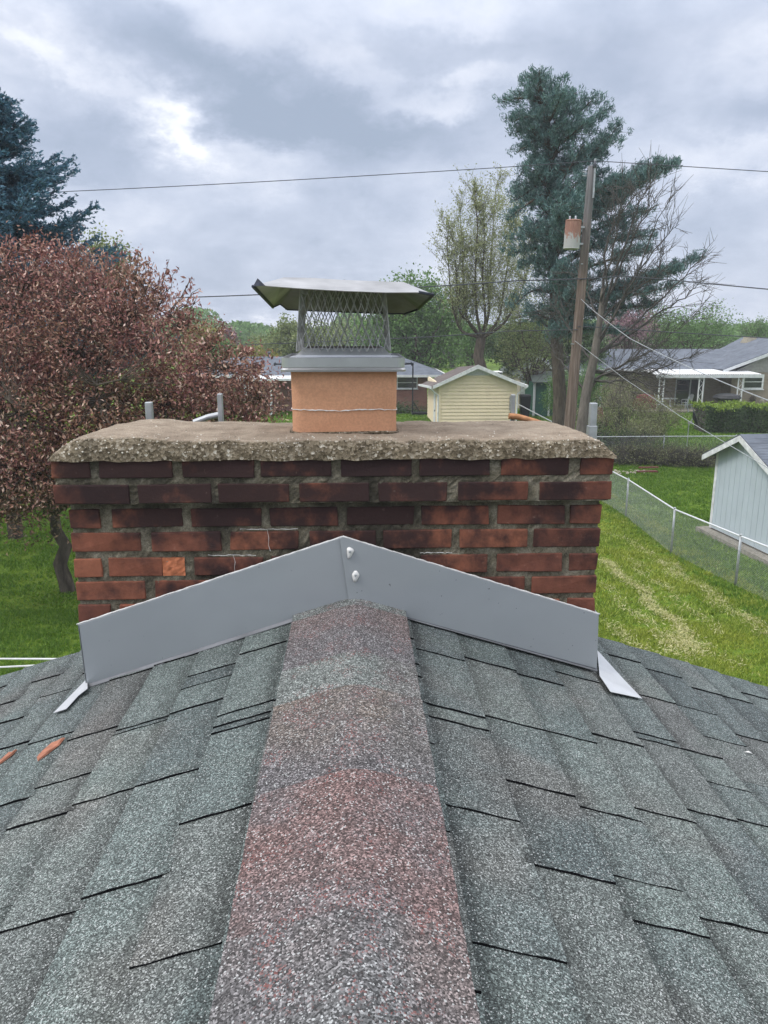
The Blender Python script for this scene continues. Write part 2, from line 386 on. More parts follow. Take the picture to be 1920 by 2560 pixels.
def m_flash():
    n = NT('painted_flashing'); k = n.noise(1.5, 4, .5); sp = n.noise(90, 2, .5)
    c = n.ramp(k, [(.3, (.290, .312, .335)), (.7, (.335, .355, .380))]); c = n.mix(n.rng(sp, .74, .78), c, (.12, .12, .13)); st = n.noise(14, 5, .6, mul=(1, 1, .12)); c = n.mix(n.rng(st, .60, .75, 0, .35), c, (.22, .225, .23)); n.bump(n.noise(3.5, 3, .5), .35, .02)
    return n.done(c, .42, .15, .4)
M['flashing'] = m_flash()
M['flash_white'] = plain('bare_flashing', (.60, .61, .63), .35, .35, .12, 10)
M['sealant'] = plain('white_sealant', (.70, .69, .68), .6, var=.15, scale=90)
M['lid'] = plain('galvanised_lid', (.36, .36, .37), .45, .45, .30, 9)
M['lid_under'] = plain('lid_underside', (.17, .175, .19), .6, .25, .35, 8)  # lid metal in a darker tone that paints in the underside's shade
M['lid_rim'] = plain('lid_rim', (.045, .05, .07), .5, .5, .5, 40)
M['steel_band'] = plain('steel_band', (.50, .50, .51), .36, .75, .12, 9)
M['mesh_wire'] = plain('mesh_wire', (.42, .41, .41), .5, .4, .35, 60)

def m_ground():
    n = NT('lawn'); k = n.noise(.35, 5, .6); f = n.noise(7, 6, .7); ff = n.noise(60, 4, .7)
    c = n.ramp(f, [(.28, (.055, .11, .014)), (.5, (.105, .18, .022)), (.72, (.17, .25, .04))])
    c = n.mix(n.rng(k, .35, .65, 0, .5, True), c, n.ramp(f, [(.3, (.08, .12, .014)), (.7, (.17, .225, .035))]))
    c = n.mix(1.0, c, n.ramp(ff, [(.3, .55), (.7, 1.4)]), 'MULTIPLY'); n.bump(ff, .6, .03); return n.done(c, .95, 0, .05)
M['ground'] = m_ground()
def m_wood_pole():
    n = NT('weathered_pole'); k = n.noise(6, 6, .65, mul=(3, 3, .12)); z = n.xyz()[2]
    c = n.ramp(k, [(.3, (.09, .066, .052)), (.55, (.19, .145, .12)), (.75, (.33, .28, .245))])
    c = n.mix(n.rng(z, 7.5, 10, 0, .8), c, n.ramp(k, [(.3, (.09, .09, .095)), (.7, (.23, .235, .25))])); n.bump(k, .7, .02); return n.done(c, .9, 0, .15)
M['pole'] = m_wood_pole()
def m_farroof(name, a, b):
    n = NT(name); k = n.noise(1.2, 6, .6); g = n.noise(9, 4, .6, mul=(.25, 1, 1))
    c = n.ramp(k, [(.3, a), (.7, b)]); c = n.mix(1.0, c, n.ramp(g, [(.3, .72), (.7, 1.25)]), 'MULTIPLY'); return n.done(c, .85, 0, .25)
M['roof_slate'] = m_farroof('far_roof_grey', (.10, .115, .145), (.16, .18, .215))
M['roof_brown'] = m_farroof('shed_roof_brown', (.10, .082, .08), (.19, .16, .15))
M['roof_green'] = m_farroof('garage_roof_green', (.08, .10, .09), (.13, .155, .135))
def m_farbrick(name, a, b, mo):
    n = NT(name); bt = n.N.new('ShaderNodeTexBrick')
    cb = n.N.new('ShaderNodeCombineXYZ'); x = n.xyz(); n.L.new(n.math('ADD', x[0], x[1]), cb.inputs[0]); n.L.new(x[2], cb.inputs[1]); n.L.new(cb.outputs[0], bt.inputs['Vector'])
    bt.inputs['Color1'].default_value = col(a); bt.inputs['Color2'].default_value = col(b); bt.inputs['Mortar'].default_value = col(mo)
    bt.inputs['Scale'].default_value = 1; bt.inputs['Brick Width'].default_value = .22; bt.inputs['Row Height'].default_value = .075; bt.inputs['Mortar Size'].default_value = .008
    k = n.noise(1.3, 5, .6); return n.done(n.mix(1.0, bt.outputs[0], n.ramp(k, [(.3, .85), (.7, 1.15)]), 'MULTIPLY'), .9, 0, .2)
M['brick_red_far'] = m_farbrick('far_red_brick', (.24, .095, .075), (.32, .13, .10), (.30, .24, .2))
M['brick_tan_far'] = m_farbrick('far_tan_brick', (.27, .22, .17), (.34, .28, .22), (.3, .27, .22))
M['yellow_vinyl'] = plain('yellow_vinyl', (.84, .71, .50), .5, var=.06, scale=1.5)
M['blue_vinyl'] = plain('pale_blue_siding', (.50, .57, .62), .5, var=.06, scale=1.5)
M['cream'] = plain('cream_stucco', (.42, .38, .30), .9)
M['green_paint'] = plain('green_paint', (.025, .105, .075), .6)
M['grey_siding'] = plain('grey_siding', (.33, .32, .31), .7)
M['red_paint'] = plain('dark_red_paint', (.16, .035, .04), .6)
M['copper'] = plain('rusty_pipe', (.44, .22, .11), .7, .2, .35, 30)
def m_rust():
    n = NT('rusted_tank'); k = n.noise(5, 6, .6, mul=(3.0, 3.0, .8)); z = n.xyz()[2]
    s = n.math('ADD', n.rng(z, 8.4, 9.2, -.25, .2), k)
    c = n.mix(n.rng(s, .5, .56), (.40, .40, .39), n.ramp(k, [(.3, (.24, .12, .095)), (.7, (.38, .21, .16))])); return n.done(c, .8, 0, .2)
M['rust'] = m_rust()

# ------------------------------------------------------------------ ground
gm = MB(); gm.face([(-900, -300, 0), (900, -300, 0), (900, 1600, 0), (-900, 1600, 0)]); gm.build('ground', M['ground'], kind='structure')

# ------------------------------------------------------------------ own house: roof with laminated shingles, ridge caps, gable wall
SL = 0.32; HY = math.hypot(1, SL); RZ = 5.225; RAKE = 2.452; CX = -0.015
def roof_z(x): return RZ - SL * abs(x)
house = thing('house', (0, -2, 0), 'house under the grey shingled roof that fills the foreground', 'house')
hb = MB()
for sg in (-1, 1):
    hb.slab([(0, RAKE - .03, RZ - .02), (0, -8, RZ - .02), (sg * 4.75, -8, RZ - .02 - SL * 4.75), (sg * 4.75, RAKE - .03, RZ - .02 - SL * 4.75)], (0, 0, -.10))
hb.build('roof_deck', M['asphalt_edge'], house)
wl = MB(); wl.slab([(-4.3, RAKE - .28, 0), (4.3, RAKE - .28, 0), (4.3, RAKE - .28, roof_z(4.3) - .125), (0, RAKE - .28, RZ - .125), (-4.3, RAKE - .28, roof_z(4.3) - .125)], (0, -.2, 0))
wl.box(-4.3, -4.1, -7.8, RAKE - .485, 0, roof_z(4.3) - .13); wl.box(4.1, 4.3, -7.8, RAKE - .485, 0, roof_z(4.3) - .13)
wl.build('wall', M['brick_red_far'], house)
for sg in (-1, 1):
    t = MB(); t.slab([(0, RAKE - .028, RZ - .03), (sg * 4.8, RAKE - .028, roof_z(4.8) - .03), (sg * 4.8, RAKE - .028, roof_z(4.8) - .17), (0, RAKE - .028, RZ - .17)], (0, .018, 0)); t.build('rake_board', M['white_trim'], house)
    t = MB(); t.box(min(sg * 4.76, sg * 4.88), max(sg * 4.76, sg * 4.88), -8, RAKE - .05, roof_z(4.75) - .16, roof_z(4.75) - .04); t.build('gutter', M['white_paint'], house)
LB = [.03, .183, .32, .46, .598, .733, .862, .965, 1.062, 1.168, 1.285, 1.40, 1.52]
RB = [.03, .178, .32, .470, .606, .746, .870, .990, 1.125, 1.236, 1.35, 1.465, 1.585]
LE = {0: [1.60, 1.2], 1: [1.948, 1.611, 1.559, 1.530, 1.219, .901], 2: [1.907, 1.836, 1.706, 1.404, 1.090], 3: [2.07, 1.705, 1.687, 1.407, 1.067], 4: [2.065, 1.736, 1.533, 1.39],
      5: [2.2, 1.79, 1.506], 6: [2.11, 1.814], 7: [2.27, 2.0], 8: [2.157, 1.9], 9: [2.328, 1.99], 10: [2.24], 11: [2.3]}
RE = {0: [1.935, 1.775, 1.703, 1.40, 1.12, .80], 1: [1.885, 1.579, 1.521, 1.203, .887], 2: [1.917, 1.60, 1.34, 1.094], 3: [1.907, 1.609, 1.315, 1.122, 1.017], 4: [2.005, 1.661, 1.366, 1.067],
      5: [1.743, 1.713, 1.418], 6: [2.293, 2.014, 1.72, 1.577, 1.434], 7: [2.263, 2.02, 1.843], 8: [2.205, 1.918], 9: [2.212], 10: [2.3, 2.1], 11: [2.25]}
THIN = {1.577, 2.02, 1.122, 1.843, 2.11, 1.836, 1.687, 1.4, 1.2, 1.12}
def shingle_piece(mb, sg, s0, s1, a, b, h, lift=.0042):
    shade = random.choice([.40, .46, .52, .60, .72]); shade2 = random.choice([1, 1, .88])  # darker printed band at course top, also painting the ridge cap's gap shadow
    ns, ny = 7, 4; idx = {}; V = []
    ph = random.random() * 6
    for i in range(ns):
        s = s0 - .012 + (s1 - s0 + .012) * i / (ns - 1)
        for j in range(ny):
            y = a + (b - a) * (j / (ny - 1)) ** 1.6
            jj = (.0016 * math.sin(i * 1.7 + ph) + random.uniform(-.0009, .0009)) if j == 0 else 0
            e = random.uniform(-.0012, .0012) if i == ns - 1 else 0
            t = (i / (ns - 1))
            wob = .0011 * math.sin(s * 41 + y * 13 + ph) if 0 < j < ny - 1 else 0
            x = CX + sg * (s + e) / HY
            z = RZ - SL * (s / HY) + lift * (t - 1) * .9 + lift + h * max(0, 1 - (y - a) / min(.16, (b - a))) + wob
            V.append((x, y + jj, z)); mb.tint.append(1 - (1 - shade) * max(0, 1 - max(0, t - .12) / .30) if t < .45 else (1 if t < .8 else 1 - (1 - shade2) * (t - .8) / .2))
    n0 = len(mb.v); mb.v += V; k = lambda i, j: n0 + i * ny + j
    for i in range(ns - 1):
        for j in range(ny - 1):
            q = (k(i, j), k(i + 1, j), k(i + 1, j + 1), k(i, j + 1)); mb.f.append(q if sg > 0 else q[::-1]); mb.m.append(0)
    dz = h + .0035
    mb.tint += [1] * (ns + ny); lo = [mb.v[k(i, 0)] for i in range(ns)]; m0 = len(mb.v); mb.v += [(p[0], p[1] + .001, p[2] - dz) for p in lo]
    for i in range(ns - 1):
        q = (k(i, 0), m0 + i, m0 + i + 1, k(i + 1, 0)); mb.f.append(q if sg > 0 else q[::-1]); mb.m.append(1)
    lo = [mb.v[k(ns - 1, j)] for j in range(ny)]; m1 = len(mb.v); mb.v += [(p[0], p[1], p[2] - lift - .001) for p in lo]
    for j in range(ny - 1):
        q = (k(ns - 1, j), m1 + j, m1 + j + 1, k(ns - 1, j + 1)); mb.f.append(q if sg > 0 else q[::-1]); mb.m.append(1)
YN = .42
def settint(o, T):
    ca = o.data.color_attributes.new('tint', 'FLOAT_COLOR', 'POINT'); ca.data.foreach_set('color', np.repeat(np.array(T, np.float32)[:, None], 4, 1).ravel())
for sg, BB, EE in ((-1, LB, LE), (1, RB, RE)):
    for c in range(len(BB) - 1):
        ed = sorted(e for e in EE.get(c, []))
        lowY = YN + .05 if c < 8 else 1.0
        y = (ed[0] if ed else 2.0)
        while y - .18 > lowY:
            y -= random.uniform(.17, .36); ed.insert(0, y)
        ed = [YN - .15] + [e for e in ed if e > YN] + [RAKE + random.uniform(-.006, .006)]
        for a, b in zip(ed[:-1], ed[1:]):
            listed = a in EE.get(c, [])
            h = .0022 if a in THIN else (random.uniform(.0034, .0050) if listed else random.uniform(.0004, .0014))
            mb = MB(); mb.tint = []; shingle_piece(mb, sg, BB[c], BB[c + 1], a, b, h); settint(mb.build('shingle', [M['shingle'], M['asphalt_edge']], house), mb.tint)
    rest = MB(); rest.tint = []; s = BB[-1]
    while s < 4.98:
        y = -1.2 + random.uniform(0, .2)
        while y < RAKE - .02:
            b = min(RAKE + random.uniform(-.006, .006), y + random.uniform(.15, .38)); shingle_piece(rest, sg, s, s + .14, y, b, random.choice([.0008, .005])); y = b
        s += .14
    for c in range(len(BB) - 1):
        y = -1.2
        while y < YN - .152:
            b = min(YN - .151, y + random.uniform(.15, .38)); shingle_piece(rest, sg, BB[c], BB[c + 1], y, b, .003); y = b
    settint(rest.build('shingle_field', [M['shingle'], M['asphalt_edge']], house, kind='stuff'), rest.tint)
# ridge caps, each overlapping the one beyond it; pigment bands as factory blended
def cap(a, b, c_near, c_far, c_mid=None, split=.5, lift=.006):
    mb = MB(); xs = [-.176, -.150, -.115, -.08, -.045, -.02, 0, .02, .045, .08, .115, .145]; ny = 9; cols = []
    tz = random.uniform(-.001, .001)
    for j in range(ny):
        t = j / (ny - 1); y = a + (b - a) * t
        for x in xs:
            yy = y + (random.uniform(-.001, .001) if j == ny - 1 else 0) + .03 * (abs(x) / .17) ** 2 * 0
            z = RZ + .0190 - SL * math.sqrt(x * x + .022 ** 2) + .32 * .02 + lift * t + tz + random.uniform(-.0003, .0003)
            ex = random.uniform(-.0012, .0012) if x in (xs[0], xs[-1]) else 0
            mb.v.append((x + CX * .3 + ex, yy, z))
            tt = t + .12 * math.sin(x * 19 + a * 7); tt = min(1, max(0, (tt - split) / .5 + .5))
            cc = [c_near[i] * (1 - tt) + c_far[i] * tt for i in range(3)]
            if x > .07 and c_mid: cc = [cc[i] * .45 + c_mid[i] * .55 for i in range(3)]
            cols.append(cc)
    w = len(xs)
    for j in range(ny - 1):
        for i in range(w - 1): mb.f.append((j * w + i, j * w + i + 1, (j + 1) * w + i + 1, (j + 1) * w + i)); mb.m.append(0)
    def skirt(ids, dz):
        m0 = len(mb.v)
        for q in ids: p = mb.v[q]; mb.v.append((p[0], p[1], p[2] - dz)); cols.append((.01, .01, .01))
        for q in range(len(ids) - 1): mb.f.append((ids[q], m0 + q, m0 + q + 1, ids[q + 1])); mb.m.append(1)
    skirt([j * w for j in range(ny)][::-1], .011); skirt([j * w + w - 1 for j in range(ny)], .011)
    skirt([(ny - 1) * w + i for i in range(w)][::-1], .007)
    o = mb.build('ridge_cap', [M['cap'], M['asphalt_edge']], house, smooth=False)
    ca = o.data.color_attributes.new('tint', 'FLOAT_COLOR', 'POINT')
    for i, cc in enumerate(cols): ca.data[i].color = (*cc, 1)
GRY = (.122, .130, .130); GRN = (.138, .152, .146); RED = (.138, .092, .088); BRN = (.135, .112, .098); DRK = (.094, .097, .104); PNK = (.150, .118, .115)
cap(2.01, 2.14, GRN, GRY); cap(1.695, 2.015, (.112, .105, .11), PNK, split=.62); cap(1.52, 1.70, GRN, GRN, (.13, .115, .11))
cap(1.195, 1.525, (.104, .097, .102), BRN, (.12, .115, .11), split=.42); cap(.865, 1.20, (.135, .100, .098), RED, RED, split=.3); cap(.54, .87, (.124, .126, .128), (.126, .112, .112), (.142, .104, .098), split=.75)
for k in range(5): cap(.54 - .33 * (k + 1), .545 - .33 * k, random.choice([GRY, DRK, BRN]), random.choice([GRN, GRY, RED]))

# ------------------------------------------------------------------ chimney
YF, YC, YB = 2.105, 2.083, 2.70
XL, XR = A(180, 1400, YF).x - .0, .700
XL = -.797; CL, CR = -.824, .718
ch = thing('chimney', (-.05, 2.4, 4.6), 'weathered red brick chimney with a corbelled top and concrete crown at the roof ridge', 'chimney')
yl = [(1147, 1197), (1214, 1261), (1274, 1321), (1334, 1381), (1398, 1443), (1456, 1501), (1513, 1556)]
zs = [(A(200, b, YC if i < 2 else YF).z, A(200, t, YC if i < 2 else YF).z) for i, (t, b) in enumerate(yl)]
for k in range(4): zs.append((zs[-1][0] - .068, zs[-1][1] - .068))
rows = [
 [(136, 223), (246, 430), (454, 635), (652, 828), (853, 1029), (1050, 1224), (1252, 1424), (1452, 1532)],
 [(138, 322), (345, 527), (546, 724), (749, 922), (946, 1118), (1146, 1320), (1350, 1528)],
 [(167, 249), (278, 454), (478, 654), (675, 845), (866, 1035), (1053, 1222), (1244, 1411), (1426, 1504)],
 [(174, 350), (379, 553), (575, 747), (773, 941), (959, 1129), (1148, 1320), (1335, 1506)],
 [(180, 254), (272, 461), (486, 657), (681, 850), (872, 1029), (1053, 1218), (1241, 1406), (1424, 1502)],
 [(187, 363), (388, 560), (582, 750), (775, 945), (968, 1130), (1153, 1313), (1330, 1495)],
 [(198, 276), (300, 470), (490, 660), (685, 850), (875, 1040), (1062, 1225), (1245, 1398), (1417, 1493)]]
def brick(x0, x1, y0, y1, z0, z1, mt='brick', jit=.0034):
    j = lambda: random.uniform(-jit, jit)
    mb = MB(); mb.box(x0, x1, y0, y1, z0, z1); mb.v = [(x + j() * .6, y + j(), z + j() * .5) for x, y, z in mb.v]
    return mb.build('brick', M[mt], ch, bevel=.0028)
for i, row in enumerate(rows):
    y = YC if i < 2 else YF; xl, xr = (CL, CR) if i < 2 else (XL, XR); z0, z1 = zs[i]
    for q, (a, b) in enumerate(row):
        cx = (yl[i][0] + yl[i][1]) / 2; xa, xb = A(a, cx, y).x, A(b, cx, y).x
        if q == 0: xa = xl
        if q == len(row) - 1: xb = xr
        yy = y + random.uniform(-.0018, .003)
        if (i, q) == (4, 1):
            sx = A(405, cx, y).x; brick(xa, sx, yy, yy + .09, z0, z1)
            sp = MB(); n = 7; V = []
            for u in range(n):
                for w in range(n): V.append((sx + .001 + (xb - sx) * u / (n - 1), yy + .0008 + random.uniform(-.0012, .0016), z0 + (z1 - z0) * w / (n - 1)))
            sp.raw(V, [(u * n + w, (u + 1) * n + w, (u + 1) * n + w + 1, u * n + w + 1) for u in range(n - 1) for w in range(n - 1)]); sp.box(sx + .002, xb, yy + .003, yy + .09, z0, z1)
            sp.build('brick', M['brick_spall'], ch, label='bright orange broken brick face with its surface spalled off')
        else: brick(xa, xb, yy, yy + .09, z0, z1)
for i in range(7, 9):          # front courses hidden by the flashing run on to the roof
    z0, z1 = zs[i]; x = XL
    while x < XR - .02: b = min(XR, x + (.19 if (i % 2 or x > XL) else .09)); brick(x, b, YF, YF + .09, z0, z1); x = b + .02
for i in range(10):            # sides and back
    z0, z1 = zs[i]; xl, xr = (CL, CR) if i < 2 else (XL, XR); y0 = (YC if i < 2 else YF); yb = YB + (.022 if i < 2 else 0)
    segs = [(y0 + .112, y0 + .302), (y0 + .324, yb - .112)] if i % 2 else [(y0 + .112, y0 + .20), (y0 + .222, y0 + .41), (y0 + .432, yb - .112)]
    for (a, b) in segs: brick(xl, xl + .09, a, b, z0, z1); brick(xr - .09, xr, a, b, z0, z1)
    x = xl
    while x < xr - .03: b = min(xr, x + (.19 if (i % 2 or x > xl) else .09)); brick(x, b, yb - .09, yb, z0, z1); x = b + .02
mo = MB()
def rough_box(mb, x0, x1, y, z0, z1, nx, nz, amp):
    V = [(x0 + (x1 - x0) * u / nx, y + random.uniform(-amp, amp), z0 + (z1 - z0) * w / nz) for u in range(nx + 1) for w in range(nz + 1)]
    mb.raw(V, [(u * (nz + 1) + w, (u + 1) * (nz + 1) + w, (u + 1) * (nz + 1) + w + 1, u * (nz + 1) + w + 1) for u in range(nx) for w in range(nz)])
ZT = zs[0][1]; zc = (zs[1][0] + zs[2][1]) / 2
mo.box(CL + .008, CR - .008, YC + .014, YB + .012, zs[1][0] - .001, ZT - .004); mo.box(XL + .008, XR - .008, YF + .014, YB - .008, 3.6, zs[1][0] - .001)
rough_box(mo, CL + .006, CR - .006, YC + .0075, zs[1][0] - .003, ZT - .004, 150, 14, .0028)
rough_box(mo, XL + .006, XR - .006, YF + .0075, 4.9, zs[1][0] - .004, 150, 40, .0028)
for q in range(6): mo.box(XL + .02, XR - .02, YF + .02, YB - .02, q * .6, q * .6 + .6)
mo.build('mortar', M['mortar'], ch)
# crown
cr = MB(); nx, ny = 250, 100; x0, x1, y0, y1 = CL - .004, CR + .004, YC - .006, YB + .02
gx = np.linspace(x0, x1, nx); gy = np.linspace(y0, y1, ny)
def vnoise(X, Y, sc_, seed):
    r = np.random.default_rng(seed); g = r.random((256, 256)); u = X * sc_ + 50; w = Y * sc_ + 50
    iu, iw = np.floor(u).astype(int), np.floor(w).astype(int); fu, fw = u - iu, w - iw; fu = fu * fu * (3 - 2 * fu); fw = fw * fw * (3 - 2 * fw)
    q = lambda a, b: g[a % 256, b % 256]
    return (q(iu, iw) * (1 - fu) + q(iu + 1, iw) * fu) * (1 - fw) + (q(iu, iw + 1) * (1 - fu) + q(iu + 1, iw + 1) * fu) * fw
GX, GY = np.meshgrid(gx, gy, indexing='ij')
sm = lambda t: (lambda c: c * c * (3 - 2 * c))(np.clip(t, 0, 1))
df = np.clip((GY - y0) / (.030 + .016 * vnoise(GX, GY * 0, 9, 1)), 0, 1); db = np.clip((y1 - GY) / .06, 0, 1)
dl = np.clip((GX - x0) / (.075 + .04 * vnoise(GX * 0, GY, 6, 2)), 0, 1); dr = np.clip((x1 - GX) / .065, 0, 1)
prof = lambda t: np.sin(np.clip(t, 0, 1) * math.pi / 2) ** .85
HC = .043
Z = HC * prof(df) * prof(db) * (prof(dl)) * prof(dr)
Z += .010 * np.exp(-((GX + .66) / .14) ** 2) * prof(df) * prof(db) * prof(dl)
Z -= .020 * np.clip((GY - 2.32) / .38, 0, 1) * (Z > 0)
ed = np.minimum(np.minimum(df, db), np.minimum(dl, dr))
Z += (vnoise(GX, GY, 14, 3) - .5) * .007 + (vnoise(GX, GY, 60, 4) - .5) * .0030 * (1.6 - ed) + (vnoise(GX, GY, 150, 5) - .5) * .0035 * (1.5 - ed)
Z = np.where(ed <= 0, -.003 + 0 * Z, Z) + ZT + .002
Z[:, 0] = ZT - .004 - .006 * vnoise(gx, gx * 0, 25, 8)
JX = GX + (vnoise(GX, GY, 90, 6) - .5) * .004; JY = GY + (vnoise(GX, GY, 90, 7) - .5) * .006
V = np.stack([JX, JY, Z], -1).reshape(-1, 3)
I = np.arange(nx * ny).reshape(nx, ny); Q = np.stack([I[:-1, :-1], I[1:, :-1], I[1:, 1:], I[:-1, 1:]], -1).reshape(-1, 4)
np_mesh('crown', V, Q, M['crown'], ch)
cb = MB(); cb.box(x0 + .01, x1 - .01, y0 + .012, y1 - .01, ZT - .002, ZT + .008); cb.build('crown_bed', M['mortar'], ch)
pb = MB()
for k in range(700):
    i = random.randrange(4, nx - 4); j = min(ny - 3, int(abs(random.gauss(0, 8))) + 1) if random.random() < .82 else random.randrange(ny)
    p = V[i * ny + j]; r = random.uniform(.0014, .0034) * (1.5 if random.random() < .08 else 1)
    q = [p + np.array(d) * r * random.uniform(.7, 1.2) for d in ((1, 0, 0), (0, 1, 0), (-1, 0, 0), (0, -1, 0), (0, 0, .8), (0, 0, -1))]
    pb.raw(q, [(0, 1, 4), (1, 2, 4), (2, 3, 4), (3, 0, 4), (1, 0, 5), (2, 1, 5), (3, 2, 5), (0, 3, 5)])
pb.build('pebbles', M['pebble'], ch, kind='stuff')
# flue liner (rounded square tube)
def rrect(cx, cy, hx, hy, r, n=6):
    P = []
    for (sx, sy, a0) in ((1, -1, -90), (1, 1, 0), (-1, 1, 90), (-1, -1, 180)):
        for k in range(n + 1):
            a = math.radians(a0 + 90 * k / n); P.append((cx + sx * (hx - r) + r * math.cos(a), cy + sy * (hy - r) + r * math.sin(a)))
    return P
def loft(mb, rings, close_top=True, mi=0):
    n = len(rings[0]); b = len(mb.v)
    for R in rings: mb.v += [tuple(p) for p in R]
    for i in range(len(rings) - 1):
        for k in range(n): q = b + i * n + k; w = b + i * n + (k + 1) % n; mb.f.append((q, w, w + n, q + n)); mb.m.append(mi)
fl_l = A(727, 1000, 2.235).x; fl_r = A(993, 1000, 2.235).x; FX = (fl_l + fl_r) / 2; FW = (fl_r - fl_l) / 2; FYC = 2.395
zt = A(860, 925, 2.235).z
fm = MB(); rr = lambda h, z, r=.028: [(x, y, z) for x, y in rrect(FX, FYC, h, h, r)]
loft(fm, [rr(FW * 1.0, ZT - .02), rr(FW * .995, ZT + .10), rr(FW * 1.005, zt), rr(FW * .86, zt), rr(FW * .86, ZT)])
fm.build('flue_liner', M['terracotta'], ch, smooth=False)
zr = A(860, 1026, 2.235).z; sb = MB()
P = rrect(FX, FYC, FW + .0015, FW + .0015, .03, 3); P2 = []
for a, b in zip(P, P[1:] + P[:1]):
    n = max(1, int(math.dist(a, b) / .008)); P2 += [(a[0] + (b[0] - a[0]) * k / n, a[1] + (b[1] - a[1]) * k / n) for k in range(n)]
pts = [(x, y, zr + random.uniform(-.0012, .0012) + .002 * math.sin(x * 30)) for x, y in P2]; sb.tube(pts + pts[:1], [random.uniform(.0005, .0022) for _ in range(len(pts) + 1)], 6)
sb.build('joint_sealant', M['sealant'], ch)
ft = MB(); P = rrect(FX, FYC, FW + .004, FW + .004, .03, 4)
ft.tube([(x, y, ZT + HC + .001 + random.uniform(-.003, .003)) for x, y in P + P[:1]], .005, 6); ft.build('flue_mortar', M['crown'], ch)
for pts in ([(668, 1325), (672, 1345), (671, 1362), (676, 1378)], [(583, 1388), (588, 1405), (586, 1420), (589, 1436)]):
    P = [A(x, y, YF - .0005 if y > 1300 else YC - .0005) for x, y in pts]; mb = MB(); mb.tube(P, [.0003, .0006, .0004, .0007], 5); mb.build('lime_streak', M['sealant'], ch)
for (a, b, y) in ((600, 745, 1323), (520, 640, 1388), (1050, 1130, 1382)):   # lime along the bed joints
    n = 14; mb = MB(); mb.tube([A(a + (b - a) * k / n, y + random.uniform(-1.2, 1.2), YF + .001) for k in range(n + 1)], [random.uniform(.0002, .0010) for k in range(n + 1)], 5); mb.build('lime_streak', M['sealant'], ch)
# counter flashing
def flash_panel(pts, name_extra=None):
    P = [A(x, y, 2.078) for x, y in pts]; mb = MB(); mb.slab(P, (0, .004, 0)); return mb, P
ap_t, ap_b = (857, 1343), (877, 1502)
mb, PLf = flash_panel([(195, 1563), (215, 1715), ap_b, ap_t]); lf = mb.build('flashing_panel', M['flashing'], ch, bevel=.001)
mb = MB(); P = [A(x, y, 2.072) for x, y in [(849, 1346.5), (872, 1503.5), (1492, 1672), (1497, 1536), (857, 1343)]]; mb.slab(P, (0, .0035, 0)); rf = mb.build('flashing_panel', M['flashing'], ch, bevel=.001)
for (a, b, par) in (((215, 1715), ap_b, lf), (ap_b, (1492, 1672), rf)):   # kicked-out bottom flange lying on the shingles
    p, q = A(*a, 2.077), A(*b, 2.077); mb = MB()
    mb.slab([p + Vector((0, 0, .004)), q + Vector((0, 0, .004)), q + Vector((0, -.006, -.004)), p + Vector((0, -.006, -.004))], (0, 0, -.0015)); mb.build('bottom_flange', M['lid_under'], par)
for (a, b, x) in (((195, 1563), (215, 1715), XL - .006), ((1497, 1536), (1492, 1672), XR + .006)):   # returns round the corners
    p, q = A(*a, 2.078), A(*b, 2.078); mb = MB(); mb.slab([p, q, Vector((x, 2.44, q.z - .0)), Vector((x, 2.44, p.z))], (.003 if x < 0 else -.003, 0, 0)); mb.build('side_flashing', M['flashing'], ch)
for (a, b, n, par) in (((192, 1561), (857, 1341), 70, lf), ((857, 1341), (1500, 1535), 70, rf)):       # sealant bead along the top edge
    pts = []; rad = []
    for k in range(n + 1):
        t = k / n; pts.append(A(a[0] + (b[0] - a[0]) * t, a[1] + (b[1] - a[1]) * t + random.uniform(-.6, .5), 2.0835)); rad.append(random.uniform(.0016, .0027))
    mb = MB(); mb.tube(pts, rad, 6); mb.build('sealant_bead', M['sealant'], par, smooth=True)
for (x, y) in ((875, 1377), (889, 1436)):
    c = A(x, y, 2.071); mb = MB(); n = 14
    prof = [(.0105, 0), (.010, -.003), (.007, -.006), (.0035, -.0075)]
    for (r, h) in prof:
        for k in range(n):
            th = 2 * math.pi * k / n; rr_ = r * (1 + .12 * math.sin(3 * th + x)); dx, dz = rr_ * math.cos(th), rr_ * math.sin(th)
            if math.sin(th) < -.6: dz -= .013 * (r / .0105); dx = dx * .6 - .002
            mb.v.append((c.x + dx, c.y + h, c.z + dz))
    for i in range(3):
        for k in range(n): mb.f.append((i * n + k, (i + 1) * n + k, (i + 1) * n + (k + 1) % n, i * n + (k + 1) % n)); mb.m.append(0)
    mb.f.append(tuple(3 * n + k for k in range(n))[::-1]); mb.m.append(0); bl = mb.build('sealant_dab', M['sealant'], rf, smooth=True)
    sw = MB(); sw.lathe((c.x, c.y - .007, c.z), [(.0038, 0), (.0038, -.002), (.002, -.003)], 6, 'Y')
    sw.build('screw', M['grey_metal'], rf)
def on_roof(px, py, lift=.01):
    r = ray(px, py); sg = 1 if px > 885 else -1
    t = (RZ + lift + sg * SL * CX - EYE) / (r[2] + SL * sg * r[0]); return Vector((r[0] * t, r[1] * t, EYE + r[2] * t))
for pts in ([(218, 1697), (219, 1722), (196, 1740), (166, 1773), (134, 1783)], [(1493, 1626), (1499, 1690), (1526, 1730), (1605, 1747), (1560, 1700)]):
    P = [on_roof(x, y, .016 if k in (0, 1) else .012) for k, (x, y) in enumerate(pts)]; P = P if pts[0][0] < 900 else P[::-1]
    mb = MB(); mb.slab(P[::-1], (0, 0, .0015)); mb.build('step_flashing', M['flash_white'], ch)

